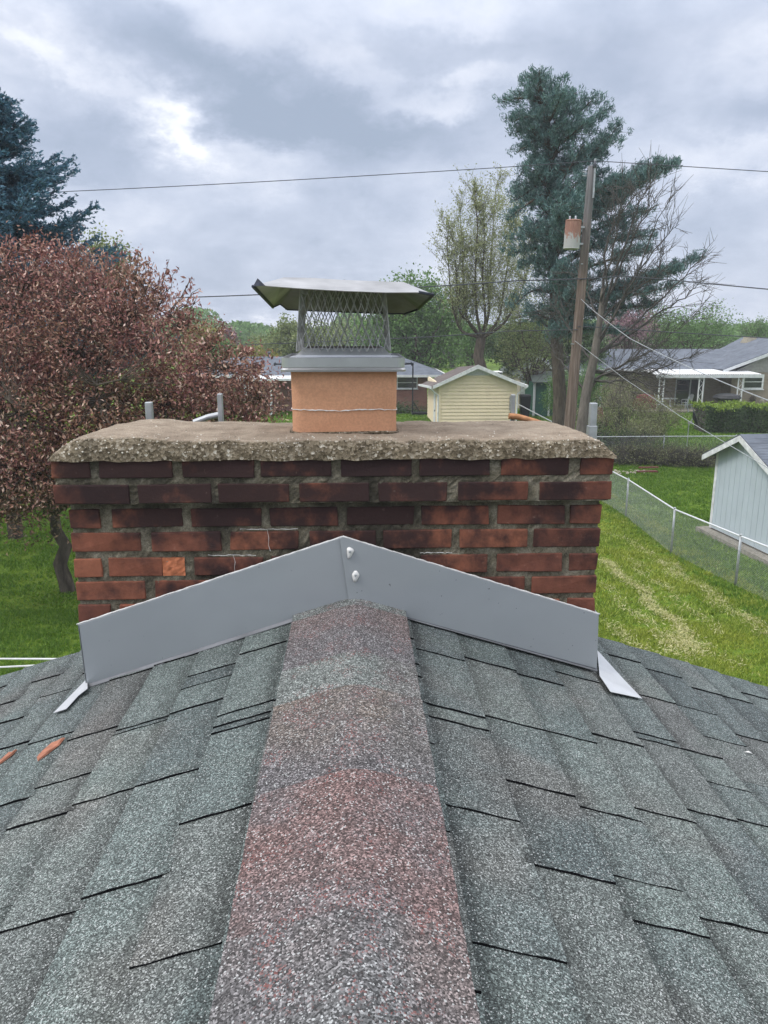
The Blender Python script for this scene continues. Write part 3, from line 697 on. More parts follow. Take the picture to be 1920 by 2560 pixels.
# ------------------------------------------------------------------ chimney cap on the flue
ZX = lambda zx, zy, Y: A(560 + zx * .3496, 650 + zy * .3496, Y)
cp = thing('vented_rain_cover', (FX, FYC, zt), 'bent galvanised chimney cap with diamond mesh screen on the orange clay flue', 'chimney cap')
zt1 = ZX(860, 700, 2.215).z; zt2 = ZX(860, 772, 2.215).z; zb = ZX(860, 800, 2.215).z
hw = (ZX(1297, 720, 2.215).x - ZX(405, 720, 2.215).x) / 2; CXc = (ZX(1297, 720, 2.215).x + ZX(405, 720, 2.215).x) / 2
r2 = lambda h, z, r=.02: [(x, y, z) for x, y in rrect(CXc, FYC, h, h, r, 4)]
mb = MB(); loft(mb, [r2(hw - .006, zb + .002), r2(hw + .002, zb), r2(hw + .003, (zb + zt2) / 2), r2(hw - .001, zt2), r2(hw, zt2 + .002), r2(hw, zt1), r2(hw - .003, zt1 + .001), r2(hw - .003, zt2 + .004)])
mb.build('collar_band', M['steel_band'], cp)
Yf0, Yb0 = FYC - .145, FYC + .145
b0 = [ZX(521, 684, Yf0), ZX(1190, 684, Yf0)]; zbase = b0[0].z; bx = (b0[1].x - b0[0].x) / 2; bcx = (b0[0].x + b0[1].x) / 2
mb = MB(); loft(mb, [[(bcx + sx * h, FYC + sy * h, z) for sx, sy in ((-1, -1), (1, -1), (1, 1), (-1, 1))] for h, z in ((hw - .004, zt1 - .006), (bx + .004, zt1 - .004), (bx + .002, zbase + .001), (bx - .016, zbase + .020), (bx - .020, zbase + .020))])
mb.build('base_plate', M['flash_white'], cp)
ztop = ZX(860, 235, Yf0).z; tx = (ZX(1158, 240, Yf0).x - ZX(555, 240, Yf0).x) / 2
C4 = [Vector((bcx + sx * bx, FYC + sy * .145, zbase + .012)) for sx, sy in ((-1, -1), (1, -1), (1, 1), (-1, 1))]
T4 = [Vector((bcx + sx * tx, FYC + sy * .132, ztop + .02)) for sx, sy in ((-1, -1), (1, -1), (1, 1), (-1, 1))]
for s in range(4):
    a, b, c, d = C4[s], C4[(s + 1) % 4], T4[(s + 1) % 4], T4[s]; nc, nr = 12, 3.35; mb = MB()
    def pt(u, w):
        u /= nc; w /= nr; return a * (1 - u) * (1 - w) + b * u * (1 - w) + c * u * w + d * (1 - u) * w
    for k in range(-4, nc + 5):
        for sg in (1, -1):
            pts = []; w = 0.0
            while w <= nr + 1e-6:
                u = k + sg * w
                # strands run steeper near the knots, as in expanded metal
                u += sg * .05 * math.sin(2 * math.pi * w * 1.0) if True else 0
                if -.001 <= u <= nc + .001: pts.append(pt(u, w))
                w += nr / 27
            if len(pts) > 1: mb.tube(pts, .0017, 4)
    mb.build('mesh_panel', M['mesh_wire'], cp)
for s in range(4):
    mb = MB(); n = (C4[s] - Vector((bcx, FYC, C4[s].z))).normalized(); mb.tube([C4[s], T4[s]], .0024, 4); mb.build('corner_rod', M['mesh_wire'], cp)
for (zx, sgn) in ((380, -1), (1340, 1)):
    p = Vector((CXc + sgn * hw, FYC - .12, ZX(860, 748, 2.25).z)); mb = MB(); mb.tube([p - Vector((sgn * .004, 0, 0)), p + Vector((sgn * .026, -.002, .001))], .0022, 8)
    mb.tube([p + Vector((sgn * .020, -.002, 0)), p + Vector((sgn * .024, -.002, .001))], .005, 6); mb.build('clamp_bolt', M['dark_metal'], cp)
# lid: shallow hipped sheet, bent and tilted by the wind
YL0, YL1 = 2.09, 2.70
out = [(295, 184, YL0), (560, 204, YL0 + .001), (860, 221, YL0 - .004), (1150, 232, YL0), (1395, 231, YL0 + .004), (1497, 249, YL0 + .05), (1390, 350, YL1 - .05), (1290, 385, YL1), (870, 372, YL1), (452, 355, YL1), (402, 316, YL1 - .03), (350, 339, YL1 - .05), (207, 189, YL0 + .04)]
O = [ZX(*p) for p in out]
inn = [(430, 128, YL0 + .12), (640, 132, YL0 + .12), (860, 147, YL0 + .12), (1050, 154, YL0 + .12), (1285, 162, YL0 + .12)]
Iv = [ZX(*p) for p in inn]; dY = Vector((0, YL1 - YL0 - .24, 0))
Ib = [v + dY - Vector((0, 0, .006)) for v in Iv]
def lid_faces(off):
    o = [v + off for v in O]; i = [v + off for v in Iv]; b = [v + off for v in Ib]
    return [[o[0], o[1], i[1], i[0]], [o[1], o[2], i[2], i[1]], [o[2], o[3], i[3], i[2]], [o[3], o[4], i[4], i[3]], [o[4], o[5], i[4]],
            [o[5], o[6], b[4], i[4]], [o[6], o[7], b[4]], [o[7], o[8], b[2], b[3], b[4]], [o[8], o[9], b[0], b[1], b[2]], [o[9], o[10], b[0]], [o[10], o[11], b[0]], [o[11], o[12], i[0], b[0]], [o[12], o[0], i[0]],
            [i[0], i[1], b[1], b[0]], [i[1], i[2], b[2], b[1]], [i[2], i[3], b[3], b[2]], [i[3], i[4], b[4], b[3]]]
mb = MB(); T_ = .0016
for f in lid_faces(Vector((0, 0, T_))): mb.face(f)
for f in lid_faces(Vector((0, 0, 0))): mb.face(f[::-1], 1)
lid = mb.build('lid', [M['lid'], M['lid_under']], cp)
mb = MB(); EN = O[3:8]
def hem(pts, r):
    m = MB(); m.tube(pts, r, 6); m.build('folded_hem', M['lid_rim'], lid)
hem([O[4], O[5], O[6], O[7]], .0042); hem([O[11], O[12]], .0045); hem([O[7], O[8], O[9], O[10], O[11]], .0026)
m = MB(); m.tube([O[0], O[1], O[2], O[3], O[4]], .0016, 6); m.build('front_edge', M['steel_band'], lid)
m = MB(); e0 = ZX(240, 130, YL0 + .035); m.slab([O[12], O[0], e0], (0, .004, .0)); m.build('bent_corner', M['lid_rim'], lid)
c = ZX(861, 148, FYC); c.z = ZX(861, 150, YL0 + .12).z - .002; m = MB(); m.lathe(c, [(.007, 0), (.007, .004), (.0045, .004), (.0045, .012)], 6); m.tube([c + Vector((0, 0, .01)), c + Vector((0, 0, .016))], .003, 6); m.build('lid_bolt', M['grey_metal'], lid)

# brackets behind the crown
def bracket(label, px, ytop, ybot, w, Y, pipe=None, mat='grey_metal', pm='grey_metal', sleeve=None):
    t = A(px, ytop, Y); b = A(px, ybot, Y); hwid = w / F * Y / 2
    th = thing('metal_bracket', (b.x, Y, 5.55), label, 'metal bracket', 'metal brackets behind the chimney')
    mb = MB(); mb.box(b.x - hwid, b.x + hwid, Y - .012, Y + .012, 5.35, t.z); mb.build('upright', M[mat], th, bevel=.003)
    mb = MB(); mb.box(b.x - hwid, b.x + hwid, YB + .021, Y - .012, 5.50, 5.53); mb.build('mounting_plate', M[mat], th)
    if pipe: mb = MB(); mb.tube([A(*p) for p in pipe], 7.5 / F * Y, 12); mb.build('pipe', M[pm], th, smooth=False)
    if sleeve: mb = MB(); z0 = A(px, sleeve, Y).z; mb.box(b.x - hwid * 1.2, b.x + hwid * 1.2, Y - .016, Y + .016, 5.36, z0); mb.build('sleeve', M[mat], th, bevel=.002); mb = MB(); mb.box(b.x - hwid * 1.3, b.x + hwid * 1.3, Y - .018, Y + .018, 5.34, z0 - .052); mb.build('rusty_sleeve', M['copper'], th)
bracket('plain grey strap behind the left end of the crown, leftmost of the four', 375, 1005, 1050, 17, 2.80)
bracket('grey upright with a slanting grey pipe at its foot, behind crown left of flue', 553, 984, 1055, 12, 2.80, [(485, 1056, 2.80), (520, 1043, 2.80), (552, 1036, 2.80)], sleeve=None)
bracket('grey upright with an orange pipe at its foot, in front of the yellow shed corner', 1281, 986, 1045, 10, 2.82, [(1272, 1040, 2.80), (1295, 1042, 2.80), (1330, 1052, 2.80), (1400, 1074, 2.755), (1462, 1098, 2.75)], pm='copper')
bracket('weathered grey upright with rusty sleeve, rightmost behind the chimney crown', 1479, 1007, 1085, 18, 2.84, sleeve=1064)
# brick chips and a fleck of debris on the shingles
for (x, y, lab, s) in ((122, 1874, 'larger orange brick chip lying on the shingles, right of a smaller chip', .78), (16, 1893, 'smaller orange brick chip at the left edge of the roof', .5)):
    c = on_roof(x, y, .006); mb = MB(); base = [(-.030, -.006), (-.026, .004), (-.008, .014), (.012, .012), (.031, .016), (.028, .004), (.010, -.006), (-.012, -.016)]
    lo = []; hi = []
    for (u, w) in base:
        q = Vector((c.x + u * s, c.y + w * s * 3.6, 0)); q.z = roof_z(q.x) + .009; lo.append(q); hi.append(Vector((c.x + (u * .82) * s, c.y + w * 3.1 * s, roof_z(q.x) + .0125 + random.uniform(-.001, .002))))
    n = 8; mb.raw(lo + hi, [tuple(range(n, 2 * n))] + [(k, (k + 1) % n, n + (k + 1) % n, n + k) for k in range(n)]); mb.build('brick_chip', M['chip'], None, label=lab, category='brick chip', group='brick chips on the roof')
c = on_roof(1871, 1882, .008); mb = MB(); mb.raw([c + Vector(v) for v in ((-.012, 0, .003), (0, -.004, .003), (.012, 0, -.003), (0, .004, .003), (0, 0, .006))], [(0, 1, 4), (1, 2, 4), (2, 3, 4), (3, 0, 4), (3, 2, 1, 0)])
mb.build('paper_scrap', M['sealant'], None, label='tiny white scrap lying on the shingles at the right edge', category='scrap')

# ------------------------------------------------------------------ foliage tools
def leaf_cloud(C, size, aspect=.45, droop=.3, up=None, seed=1, curl=.25):
    """C (n,3) leaf centres -> V, Q : one folded rhombus per leaf"""
    r = np.random.default_rng(seed); n = len(C)
    d = r.normal(size=(n, 3)); d[:, 2] -= droop
    if up is not None: d = d * .55 + up
    d /= np.linalg.norm(d, axis=1)[:, None] + 1e-9
    a = r.normal(size=(n, 3)); s = np.cross(d, a); s /= np.linalg.norm(s, axis=1)[:, None] + 1e-9; nn = np.cross(d, s)
    L = size * r.uniform(.6, 1.25, n)[:, None]; W = L * aspect * .5
    b = C - d * L / 2; t = C + d * L / 2 + nn * L * -curl; l = C + s * W + nn * L * .06; q = C - s * W + nn * L * .06
    V = np.stack([b, l, t, q], 1).reshape(-1, 3); k = np.arange(n)[:, None] * 4
    return V, k + np.array([[0, 1, 2, 3]])
def tubes_np(paths, sides=5):
    VV = []; FF = []; off = 0; ang = np.arange(sides) * 2 * np.pi / sides
    for P, R in paths:
        P = np.asarray(P, float); R = np.asarray(R, float); n = len(P)
        T = np.gradient(P, axis=0); T /= np.linalg.norm(T, axis=1)[:, None] + 1e-9
        ref = np.array([0., 0, 1]) if abs(T[0, 2]) < .9 else np.array([1., 0, 0])
        a = np.cross(T, ref); a /= np.linalg.norm(a, axis=1)[:, None] + 1e-9; b = np.cross(T, a)
        V = P[:, None] + (a[:, None] * np.cos(ang)[None, :, None] + b[:, None] * np.sin(ang)[None, :, None]) * R[:, None, None]
        VV.append(V.reshape(-1, 3)); i = np.arange(n - 1)[:, None] * sides; k = np.arange(sides)[None]; k2 = (k + 1) % sides
        FF.append((np.stack([i + k, i + k2, i + sides + k2, i + sides + k], -1).reshape(-1, 4)) + off); off += n * sides
    return np.concatenate(VV), np.concatenate(FF)
def curve(p, q, n=6, sag=0.0, wob=0.0, r=None):
    p, q = np.asarray(p, float), np.asarray(q, float); t = np.linspace(0, 1, n)[:, None]
    P = p * (1 - t) + q * t; P[:, 2] += sag * np.sin(t[:, 0] * np.pi) * np.linalg.norm(q - p)
    if wob: w = (r or RNG).normal(size=(n, 3)) * wob; w[0] = w[-1] = 0; P += w
    return P
def lobe(px, py, rx, ry, Y, depth=None, w=None):
    c = A(px, py, Y); k = Y / F
    return (np.array(c), np.array([rx * k, (depth if depth else rx * k), ry * k]), w or rx * ry)
def sample_lobes(lobes, n, shell=.45, r=None):
    r = r or RNG; W = np.array([l[2] for l in lobes], float); ids = r.choice(len(lobes), n, p=W / W.sum())
    d = r.normal(size=(n, 3)); d /= np.linalg.norm(d, axis=1)[:, None]; rad = r.random(n) ** shell
    return np.array([lobes[i][0] for i in ids]) + d * rad[:, None] * np.array([lobes[i][1] for i in ids])
def tree(name, label, category, base, r0, limbs, clusters, leaf, leafmat, bark, group=None, per=20, crad=.35, twig=True, twig_r=.008, droop=.3, aspect=.5, up=None, seed=1, fork=None, twigsag=.05, part='crown', flat=1.0, minz=None):
    """trunk + limbs (list of end points) + twigs to each leaf cluster"""
    r = np.random.default_rng(seed); base = np.asarray(base, float); t = thing(name, tuple(base), label, category, group)
    fork = np.asarray(fork if fork is not None else base + (0, 0, 2.), float)
    paths = [(curve(base - (0, 0, .1), fork, 6, 0, r0 * .25, r), np.linspace(r0 * 1.25, r0 * .8, 6))]; nodes = [fork]; nr = [r0 * .8]
    for e in limbs:
        e = np.asarray(e, float); n = 9; P = curve(fork, e, n, .06, np.linalg.norm(e - fork) * .025, r); R = np.linspace(r0 * .6, max(.012, r0 * .10), n)
        paths.append((P, R)); nodes += list(P[1:]); nr += list(R[1:])
    NP = np.array(nodes); NR = np.array(nr)
    if clusters is not None and twig:
        for c in clusters:
            dd = np.linalg.norm(NP - c, axis=1) + np.where(NP[:, 2] > c[2], (NP[:, 2] - c[2]) * 1.0, 0); i = int(np.argmin(dd)); a = NP[i]
            paths.append((curve(a, c, 5, -twigsag, np.linalg.norm(c - a) * .04, r), np.linspace(min(NR[i] * .5, twig_r * 2.5), twig_r * .5, 5)))
    nm = 1 + len(limbs)
    V, Q = tubes_np(paths[:nm], 8); np_mesh('trunk', V, Q, bark, t, smooth=True)
    if len(paths) > nm: V, Q = tubes_np(paths[nm:], 4); np_mesh('branches', V, Q, bark, t, kind='stuff')
    if leaf and clusters is not None:
        C = np.repeat(clusters, per, 0) + r.normal(size=(len(clusters) * per, 3)) * crad * np.array([1, 1, flat])
        if minz is not None: C = C[C[:, 2] > minz]
        V, Q = leaf_cloud(C, leaf, aspect, droop, up, seed + 5); np_mesh(part, V, Q, leafmat, t)
    return t
P3 = lambda *a: np.array(A(*a))

# ---- thin volume added to imitate lens flare over the far trees
hz = MB(); hz.box(-230, 230, -40, 210, -1.0, 19.0); hv = bpy.data.materials.new('flare_veil'); hv.use_nodes = True; hn = hv.node_tree; hn.nodes.clear()
ho = hn.nodes.new('ShaderNodeOutputMaterial'); hp = hn.nodes.new('ShaderNodeVolumePrincipled'); hp.inputs['Density'].default_value = .0010; hp.inputs['Color'].default_value = (.93, .95, 1.0, 1); hn.links.new(hp.outputs[0], ho.inputs['Volume'])
hz.build('haze', hv, None, kind='stuff', label='thin haze added to imitate lens flare over the gardens', category='haze')

# ---- crabapple on the left
Yc = 15.5
lob = [lobe(60, 800, 250, 190, Yc + .8), lobe(240, 830, 210, 190, Yc + .4), lobe(330, 800, 95, 150, Yc, 1.0), lobe(110, 680, 120, 75, Yc + 1, 1.6), lobe(440, 880, 110, 110, Yc - .2, 1.3), lobe(540, 960, 120, 95, Yc - .3, 1.1),
       lobe(650, 1010, 62, 80, Yc - .2, .9), lobe(610, 920, 50, 40, Yc - .2, .6), lobe(-180, 850, 260, 260, Yc + .8), lobe(90, 1050, 230, 190, Yc - .2), lobe(330, 1050, 230, 120, Yc, 1.6), lobe(40, 1190, 140, 115, Yc - .8, 1.3), lobe(-160, 1120, 200, 200, Yc), lobe(470, 1080, 200, 90, Yc + .3, 1.3)]
CB = G(172, 1478); rr0 = np.random.default_rng(11)
cl_all = sample_lobes(lob, 2750, .36, rr0)
sprigs = []
for (a, b) in (((330, 770), (345, 634)), ((350, 760), (372, 650)), ((300, 760), (300, 668)), ((390, 780), (420, 670)), ((370, 770), (400, 690)), ((420, 800), (475, 702)), ((430, 820), (492, 742)), ((440, 830), (482, 780)), ((60, 640), (62, 590)), ((90, 650), (105, 606)), ((180, 680), (200, 640)), ((20, 640), (12, 612)), ((500, 880), (548, 838)), ((560, 900), (590, 868)), ((600, 900), (622, 870)), ((240, 720), (250, 680)), ((520, 880), (560, 820)), ((600, 960), (655, 900))):
    p, q = P3(*a, Yc), P3(*b, Yc); sprigs.append((p, q))
limbs = [P3(60, 720, Yc + .8), P3(220, 740, Yc), P3(345, 700, Yc), P3(450, 820, Yc), P3(560, 920, Yc - .2), P3(650, 1000, Yc), P3(20, 1000, Yc - 1.5), P3(-150, 800, Yc), P3(120, 900, Yc + 2), P3(300, 950, Yc - 1.4), P3(-100, 1050, Yc - .5), P3(430, 1020, Yc + 1.2)]
ct = tree('crabapple_tree', 'purple-leaved crabapple tree filling the left side behind the chimney', 'tree', CB, .15, limbs, cl_all, .085, M['leaf_purple'], M['bark'], per=26, crad=.17, droop=.6, aspect=.42, seed=3, fork=np.array(CB) + (-.15, 0, 1.9), twig_r=.010, minz=1.9)
C = []; pth = []
for p, q in sprigs:
    for k in range(3):
        qq = q + rr0.normal(size=3) * (.10, .2, .08) * (1 if k else 0); pth.append((curve(p, qq, 6, 0, .03, rr0), np.linspace(.014, .004, 6)))
        for t in np.linspace(.25, 1, 18): C.append(p * (1 - t) + qq * t + rr0.normal(size=3) * .055)
V, Q = tubes_np(pth, 4); np_mesh('sprig_stems', V, Q, M['bark'], ct, kind='stuff')
V, Q = leaf_cloud(np.array(C), .11, .38, .9, None, 8); np_mesh('sprig_leaves', V, Q, M['leaf_purple'], ct)
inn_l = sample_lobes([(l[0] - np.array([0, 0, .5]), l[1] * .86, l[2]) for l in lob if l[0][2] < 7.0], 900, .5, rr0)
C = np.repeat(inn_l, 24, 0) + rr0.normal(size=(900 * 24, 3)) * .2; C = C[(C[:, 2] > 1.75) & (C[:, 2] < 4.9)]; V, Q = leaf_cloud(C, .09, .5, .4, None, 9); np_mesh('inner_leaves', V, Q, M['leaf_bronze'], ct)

# ---- blue spruce far left
def spruce(px, Y, ztop, label, seed=2):
    r = np.random.default_rng(seed); b = A(px, 800, Y); x0, y0 = b.x, Y; t = thing('blue_spruce_tree', (x0, y0, 0), label, 'tree'); k = Y / F
    zs_ = [ztop - i * .36 + r.uniform(-.1, .1) for i in range(int((ztop - 4.5) / .36))]; paths = [(np.array([[x0, y0, 0], [x0, y0, ztop * .5], [x0, y0, ztop]]), np.array([.22, .12, .02]))]; C = []; U = []
    for i, z in enumerate(zs_):
        dz = ztop - z; R = (.15 + dz * .78) if dz < 2.4 else 2.02 + (dz - 2.4) * .44; R = R * (1 + .10 * math.sin(i * 1.9)); nb = int(8 + R * 4.2)
        for j in range(nb):
            th = r.random() * 6.283; Rb = R * r.uniform(.8, 1.12); n = 7; d = np.array([math.cos(th), math.sin(th), 0])
            tt = np.linspace(0, 1, n); P = np.array([x0, y0, z]) + d * (Rb * tt)[:, None]; P[:, 2] += Rb * (-.34 * tt + .42 * tt ** 2.6)
            paths.append((P, np.linspace(.028, .008, n))); side = np.array([-d[1], d[0], 0])
            m = int(Rb * 9) + 2
            for q in range(m):
                u = .18 + .82 * (q + .5) / m; c = np.array([np.interp(u, tt, P[:, a]) for a in range(3)]); ln = (.55 * (1 - u) + .16) * min(1, Rb * .8)
                for sd in (-1, 1):
                    e = side * sd * ln + d * ln * .8 + np.array([0, 0, (-.30 + .55 * u) * ln + r.normal() * .07]); g = max(3, int(ln * 16))
                    for w in np.linspace(.1, 1, g): C.append(c + e * w); U.append(e / (np.linalg.norm(e) + 1e-9))
            for w in np.linspace(.5, 1.02, 12): C.append(np.array([np.interp(min(w, 1), tt, P[:, a]) for a in range(3)])); U.append(d + (0, 0, .45))
    V, Q = tubes_np(paths, 5); np_mesh('trunk', V, Q, M['bark'], t)
    C = np.array(C); U = np.array(U); N0 = 4; C = np.repeat(C, N0, 0) + r.normal(size=(len(C) * N0, 3)) * .016; U = np.repeat(U, N0, 0)
    V, Q = leaf_cloud(C, .13, .27, -.2, U * 1.1, seed + 1, 0); np_mesh('needles', V, Q, M['needle_spruce'], t)
    return t
spruce(-25, 22, A(-20, 120, 22).z, 'tall dark blue spruce at the left edge rising behind the crabapple')

# ---- white pine right of centre
def pine():
    Y0 = 35; r = np.random.default_rng(5); b = G(1405, 1150); base = np.array([P3(1400, 1000, Y0)[0], Y0, 0.]); t = thing('white_pine_tree', tuple(base), 'tall ragged white pine behind the utility pole, highest tree on the right', 'tree')
    tp = [(1400, 1000), (1392, 860), (1385, 700), (1378, 560), (1372, 440), (1368, 330), (1362, 250), (1345, 205)]
    TP = np.array([P3(x, y, Y0) for x, y in tp]); TP = np.vstack([[TP[0][0], Y0, 0], TP]); paths = [(TP, np.linspace(.34, .05, len(TP)))]
    br = [  # attach y, control, tip, thickness of foliage(px), count
     (250, (1320, 235), (1252, 256), 16), (230, (1330, 215), (1325, 190), 11), (230, (1348, 210), (1352, 196), 10), (300, (1385, 245), (1405, 194), 13), (300, (1400, 250), (1428, 232), 11), (330, (1420, 280), (1442, 230), 13),
     (360, (1440, 290), (1490, 240), 13), (380, (1460, 320), (1512, 275), 14), (380, (1440, 330), (1470, 300), 15), (440, (1500, 390), (1546, 312), 14), (450, (1490, 400), (1525, 345), 15), (450, (1470, 400), (1500, 385), 18), (300, (1330, 280), (1282, 305), 14), (320, (1330, 320), (1290, 330), 15),
     (350, (1340, 340), (1292, 383), 13), (400, (1340, 385), (1298, 440), 12), (440, (1335, 450), (1270, 478), 13), (430, (1340, 470), (1290, 500), 14), (480, (1340, 490), (1275, 545), 14),
     (540, (1440, 480), (1520, 420), 13), (560, (1480, 480), (1560, 440), 12), (560, (1450, 500), (1500, 470), 18), (600, (1600, 465), (1648, 400), 10), (600, (1600, 460), (1690, 405), 8), (600, (1580, 470), (1605, 418), 10), (570, (1500, 480), (1545, 440), 12), (580, (1560, 475), (1600, 440), 9),
     (620, (1480, 540), (1550, 490), 14), (640, (1500, 560), (1610, 528), 15), (660, (1520, 590), (1630, 590), 14), (680, (1500, 600), (1570, 560), 18), (700, (1540, 640), (1620, 620), 14), (600, (1330, 560), (1285, 600), 17), (640, (1340, 600), (1275, 640), 16), (680, (1340, 640), (1300, 668), 16), (560, (1350, 540), (1320, 610), 18),
     (760, (1600, 720), (1740, 640), 10), (770, (1620, 700), (1700, 670), 11), (770, (1600, 740), (1690, 710), 10), (780, (1560, 720), (1650, 690), 10), (790, (1560, 770), (1640, 760), 12), (740, (1480, 690), (1560, 680), 14), (740, (1340, 700), (1290, 760), 14), (780, (1350, 760), (1320, 800), 15), (800, (1450, 780), (1530, 790), 14), (820, (1460, 820), (1560, 830), 11),
     (500, (1420, 430), (1460, 360), 20), (420, (1400, 360), (1420, 310), 20), (360, (1390, 300), (1400, 260), 18)]
    C = []; U = []
    def at_y(y):
        ys = [p[1] for p in tp]; return np.array([np.interp(-y, [-v for v in ys], [p[k] for p in tp]) for k in (0,)])[0]
    def limb(p, c, q, w, dens):
        n = 10; tt = np.linspace(0, 1, n)[:, None]; P = (1 - tt) ** 2 * p + 2 * tt * (1 - tt) * c + tt ** 2 * q; paths.append((P, np.linspace(.085, .012, n)))
        L = np.linalg.norm(q - p); m = int(L * dens)
        for k in range(m):
            u = .18 + .82 * r.random(); pt = np.array([np.interp(u, tt[:, 0], P[:, a]) for a in range(3)]); wd = w * (1.35 - .75 * u)
            dr = (q - p) / L; off = r.normal(size=3) * wd * (1, 1, .62); off[2] = abs(off[2]) * .8 - wd * .12; e = pt + off; paths.append((curve(pt, e, 3), np.array([.010, .007, .004])))
            gdir = off / (np.linalg.norm(off) + 1e-6) * .6 + dr * .5 + np.array([0, 0, .95])
            for g in range(9): C.append(e + r.normal(size=3) * (.065, .065, .09)); U.append(gdir + r.normal(size=3) * .5)
    for (ay, c, q, w) in br:
        p = P3(at_y(ay), ay, Y0); dy = r.uniform(-1.4, 1.4) ; limb(p, P3(*c, Y0 + dy * .6), P3(*q, Y0 + dy), w * Y0 / F * 1.35, 19)
    for k in range(64):          # limbs to all sides fill the core
        ay = 225 + 640 * (k / 64) ** .9; p = P3(at_y(ay), ay, Y0); th = r.random() * 6.283; L = (.9 + 1.1 * min(1, (ay - 200) / 200)) * r.uniform(.6, 1.15) * (1.15 if ay > 450 else 1)
        if abs(math.cos(th)) > .5: L *= .55
        q = p + np.array([math.cos(th) * L, math.sin(th) * L * 1.5, L * .5]); limb(p, p * .5 + q * .5 - (0, 0, .25), q, .34, 13)
    V, Q = tubes_np(paths, 4); np_mesh('trunk', V, Q, M['bark'], t)
    C = np.repeat(np.array(C), 3, 0) + r.normal(size=(len(C) * 3, 3)) * .05; U = np.repeat(np.array(U), 3, 0); V, Q = leaf_cloud(C, .19, .20, 0, U * .7, 6, 0); np_mesh('needles', V, Q, M['needle_pine'], t)
pine()

# ---- budding tree left of the pine, thick dark trunk
Yb = 50; r9 = np.random.default_rng(9)
bl = [lobe(1175, 640, 55, 120, Yb, 2.2), lobe(1150, 590, 35, 70, Yb, 1.5), lobe(1250, 600, 75, 130, Yb, 2.4), lobe(1300, 660, 60, 130, Yb, 2.2), lobe(1220, 740, 90, 90, Yb, 2.4), lobe(1240, 520, 22, 55, Yb, 1), lobe(1190, 530, 20, 50, Yb, 1), lobe(1290, 520, 20, 40, Yb, 1)]
tips = [P3(1118, 560, Yb), P3(1130, 520, Yb - 1), P3(1150, 505, Yb), P3(1185, 475, Yb), P3(1200, 490, Yb + 1), P3(1238, 462, Yb), P3(1262, 480, Yb), P3(1300, 500, Yb), P3(1320, 560, Yb + 1), P3(1110, 640, Yb), P3(1125, 700, Yb), P3(1340, 640, Yb - 1), P3(1280, 560, Yb - 2), P3(1170, 560, Yb - 2), P3(1215, 520, Yb + 2)]
tb = [P3(x, y, Yb) for x, y in ((1205, 915), (1203, 845), (1180, 800), (1200, 760))]
bt = tree('budding_tree', 'sparse budding tree with a thick dark trunk above the yellow shed', 'tree', (tb[0][0], Yb, 0), .38, [], sample_lobes(bl, 760, .6, r9), .10, M['leaf_bud'], M['bark'], per=26, crad=.40, twig=False, seed=12, fork=tb[1], part='buds')
paths = []; C = []
mains = [[(1203, 845), (1150, 830), (1128, 760), (1120, 640), (1116, 560)], [(1203, 845), (1165, 800), (1158, 700), (1155, 600), (1148, 505)], [(1205, 845), (1190, 780), (1188, 680), (1195, 570), (1186, 476)], [(1205, 845), (1222, 790), (1225, 690), (1232, 580), (1240, 460)], [(1207, 845), (1250, 800), (1262, 700), (1282, 600), (1300, 500)], [(1207, 845), (1262, 810), (1300, 740), (1325, 660), (1335, 600)], [(1203, 845), (1180, 812), (1145, 780), (1142, 690), (1132, 590)], [(1205, 845), (1215, 800), (1205, 700), (1212, 600), (1208, 500)]]
for mpts in mains:
    dy = r9.uniform(-2, 2); P = np.array([P3(x, y, Yb + dy * k / 4) for k, (x, y) in enumerate(mpts)]); tt = np.linspace(0, 1, 5); uu = np.linspace(0, 1, 18); PP = np.stack([np.interp(uu, tt, P[:, a]) for a in range(3)], 1); PP[1:-1] = (PP[:-2] + PP[1:-1] + PP[2:]) / 3
    paths.append((PP, np.linspace(.11, .009, 18)))
    for k in range(46):
        u = r9.uniform(.22, 1); p = np.array([np.interp(u, uu, PP[:, a]) for a in range(3)]); L = r9.uniform(.8, 2.3) * (1.15 - u * .5); d = np.array([r9.normal() * .42, r9.normal() * .42, 1.0]); d /= np.linalg.norm(d); e = p + d * L; paths.append((curve(p, e, 5, 0, .05, r9), np.linspace(.015, .004, 5)))
        for g in range(5):
            a = p + (e - p) * r9.uniform(.3, .9); f = a + (d + r9.normal(size=3) * .45) * L * .45; paths.append((curve(a, f, 3), np.linspace(.007, .003, 3)))
            for w in np.linspace(.2, 1, 9): C.append(a + (f - a) * w + r9.normal(size=3) * .07)
V, Q = tubes_np(paths, 4); np_mesh('branches', V, Q, M['bark'], bt, kind='stuff')
V, Q = leaf_cloud(np.array(C), .12, .55, 0, None, 4); np_mesh('twig_buds', V, Q, M['leaf_bud'], bt)

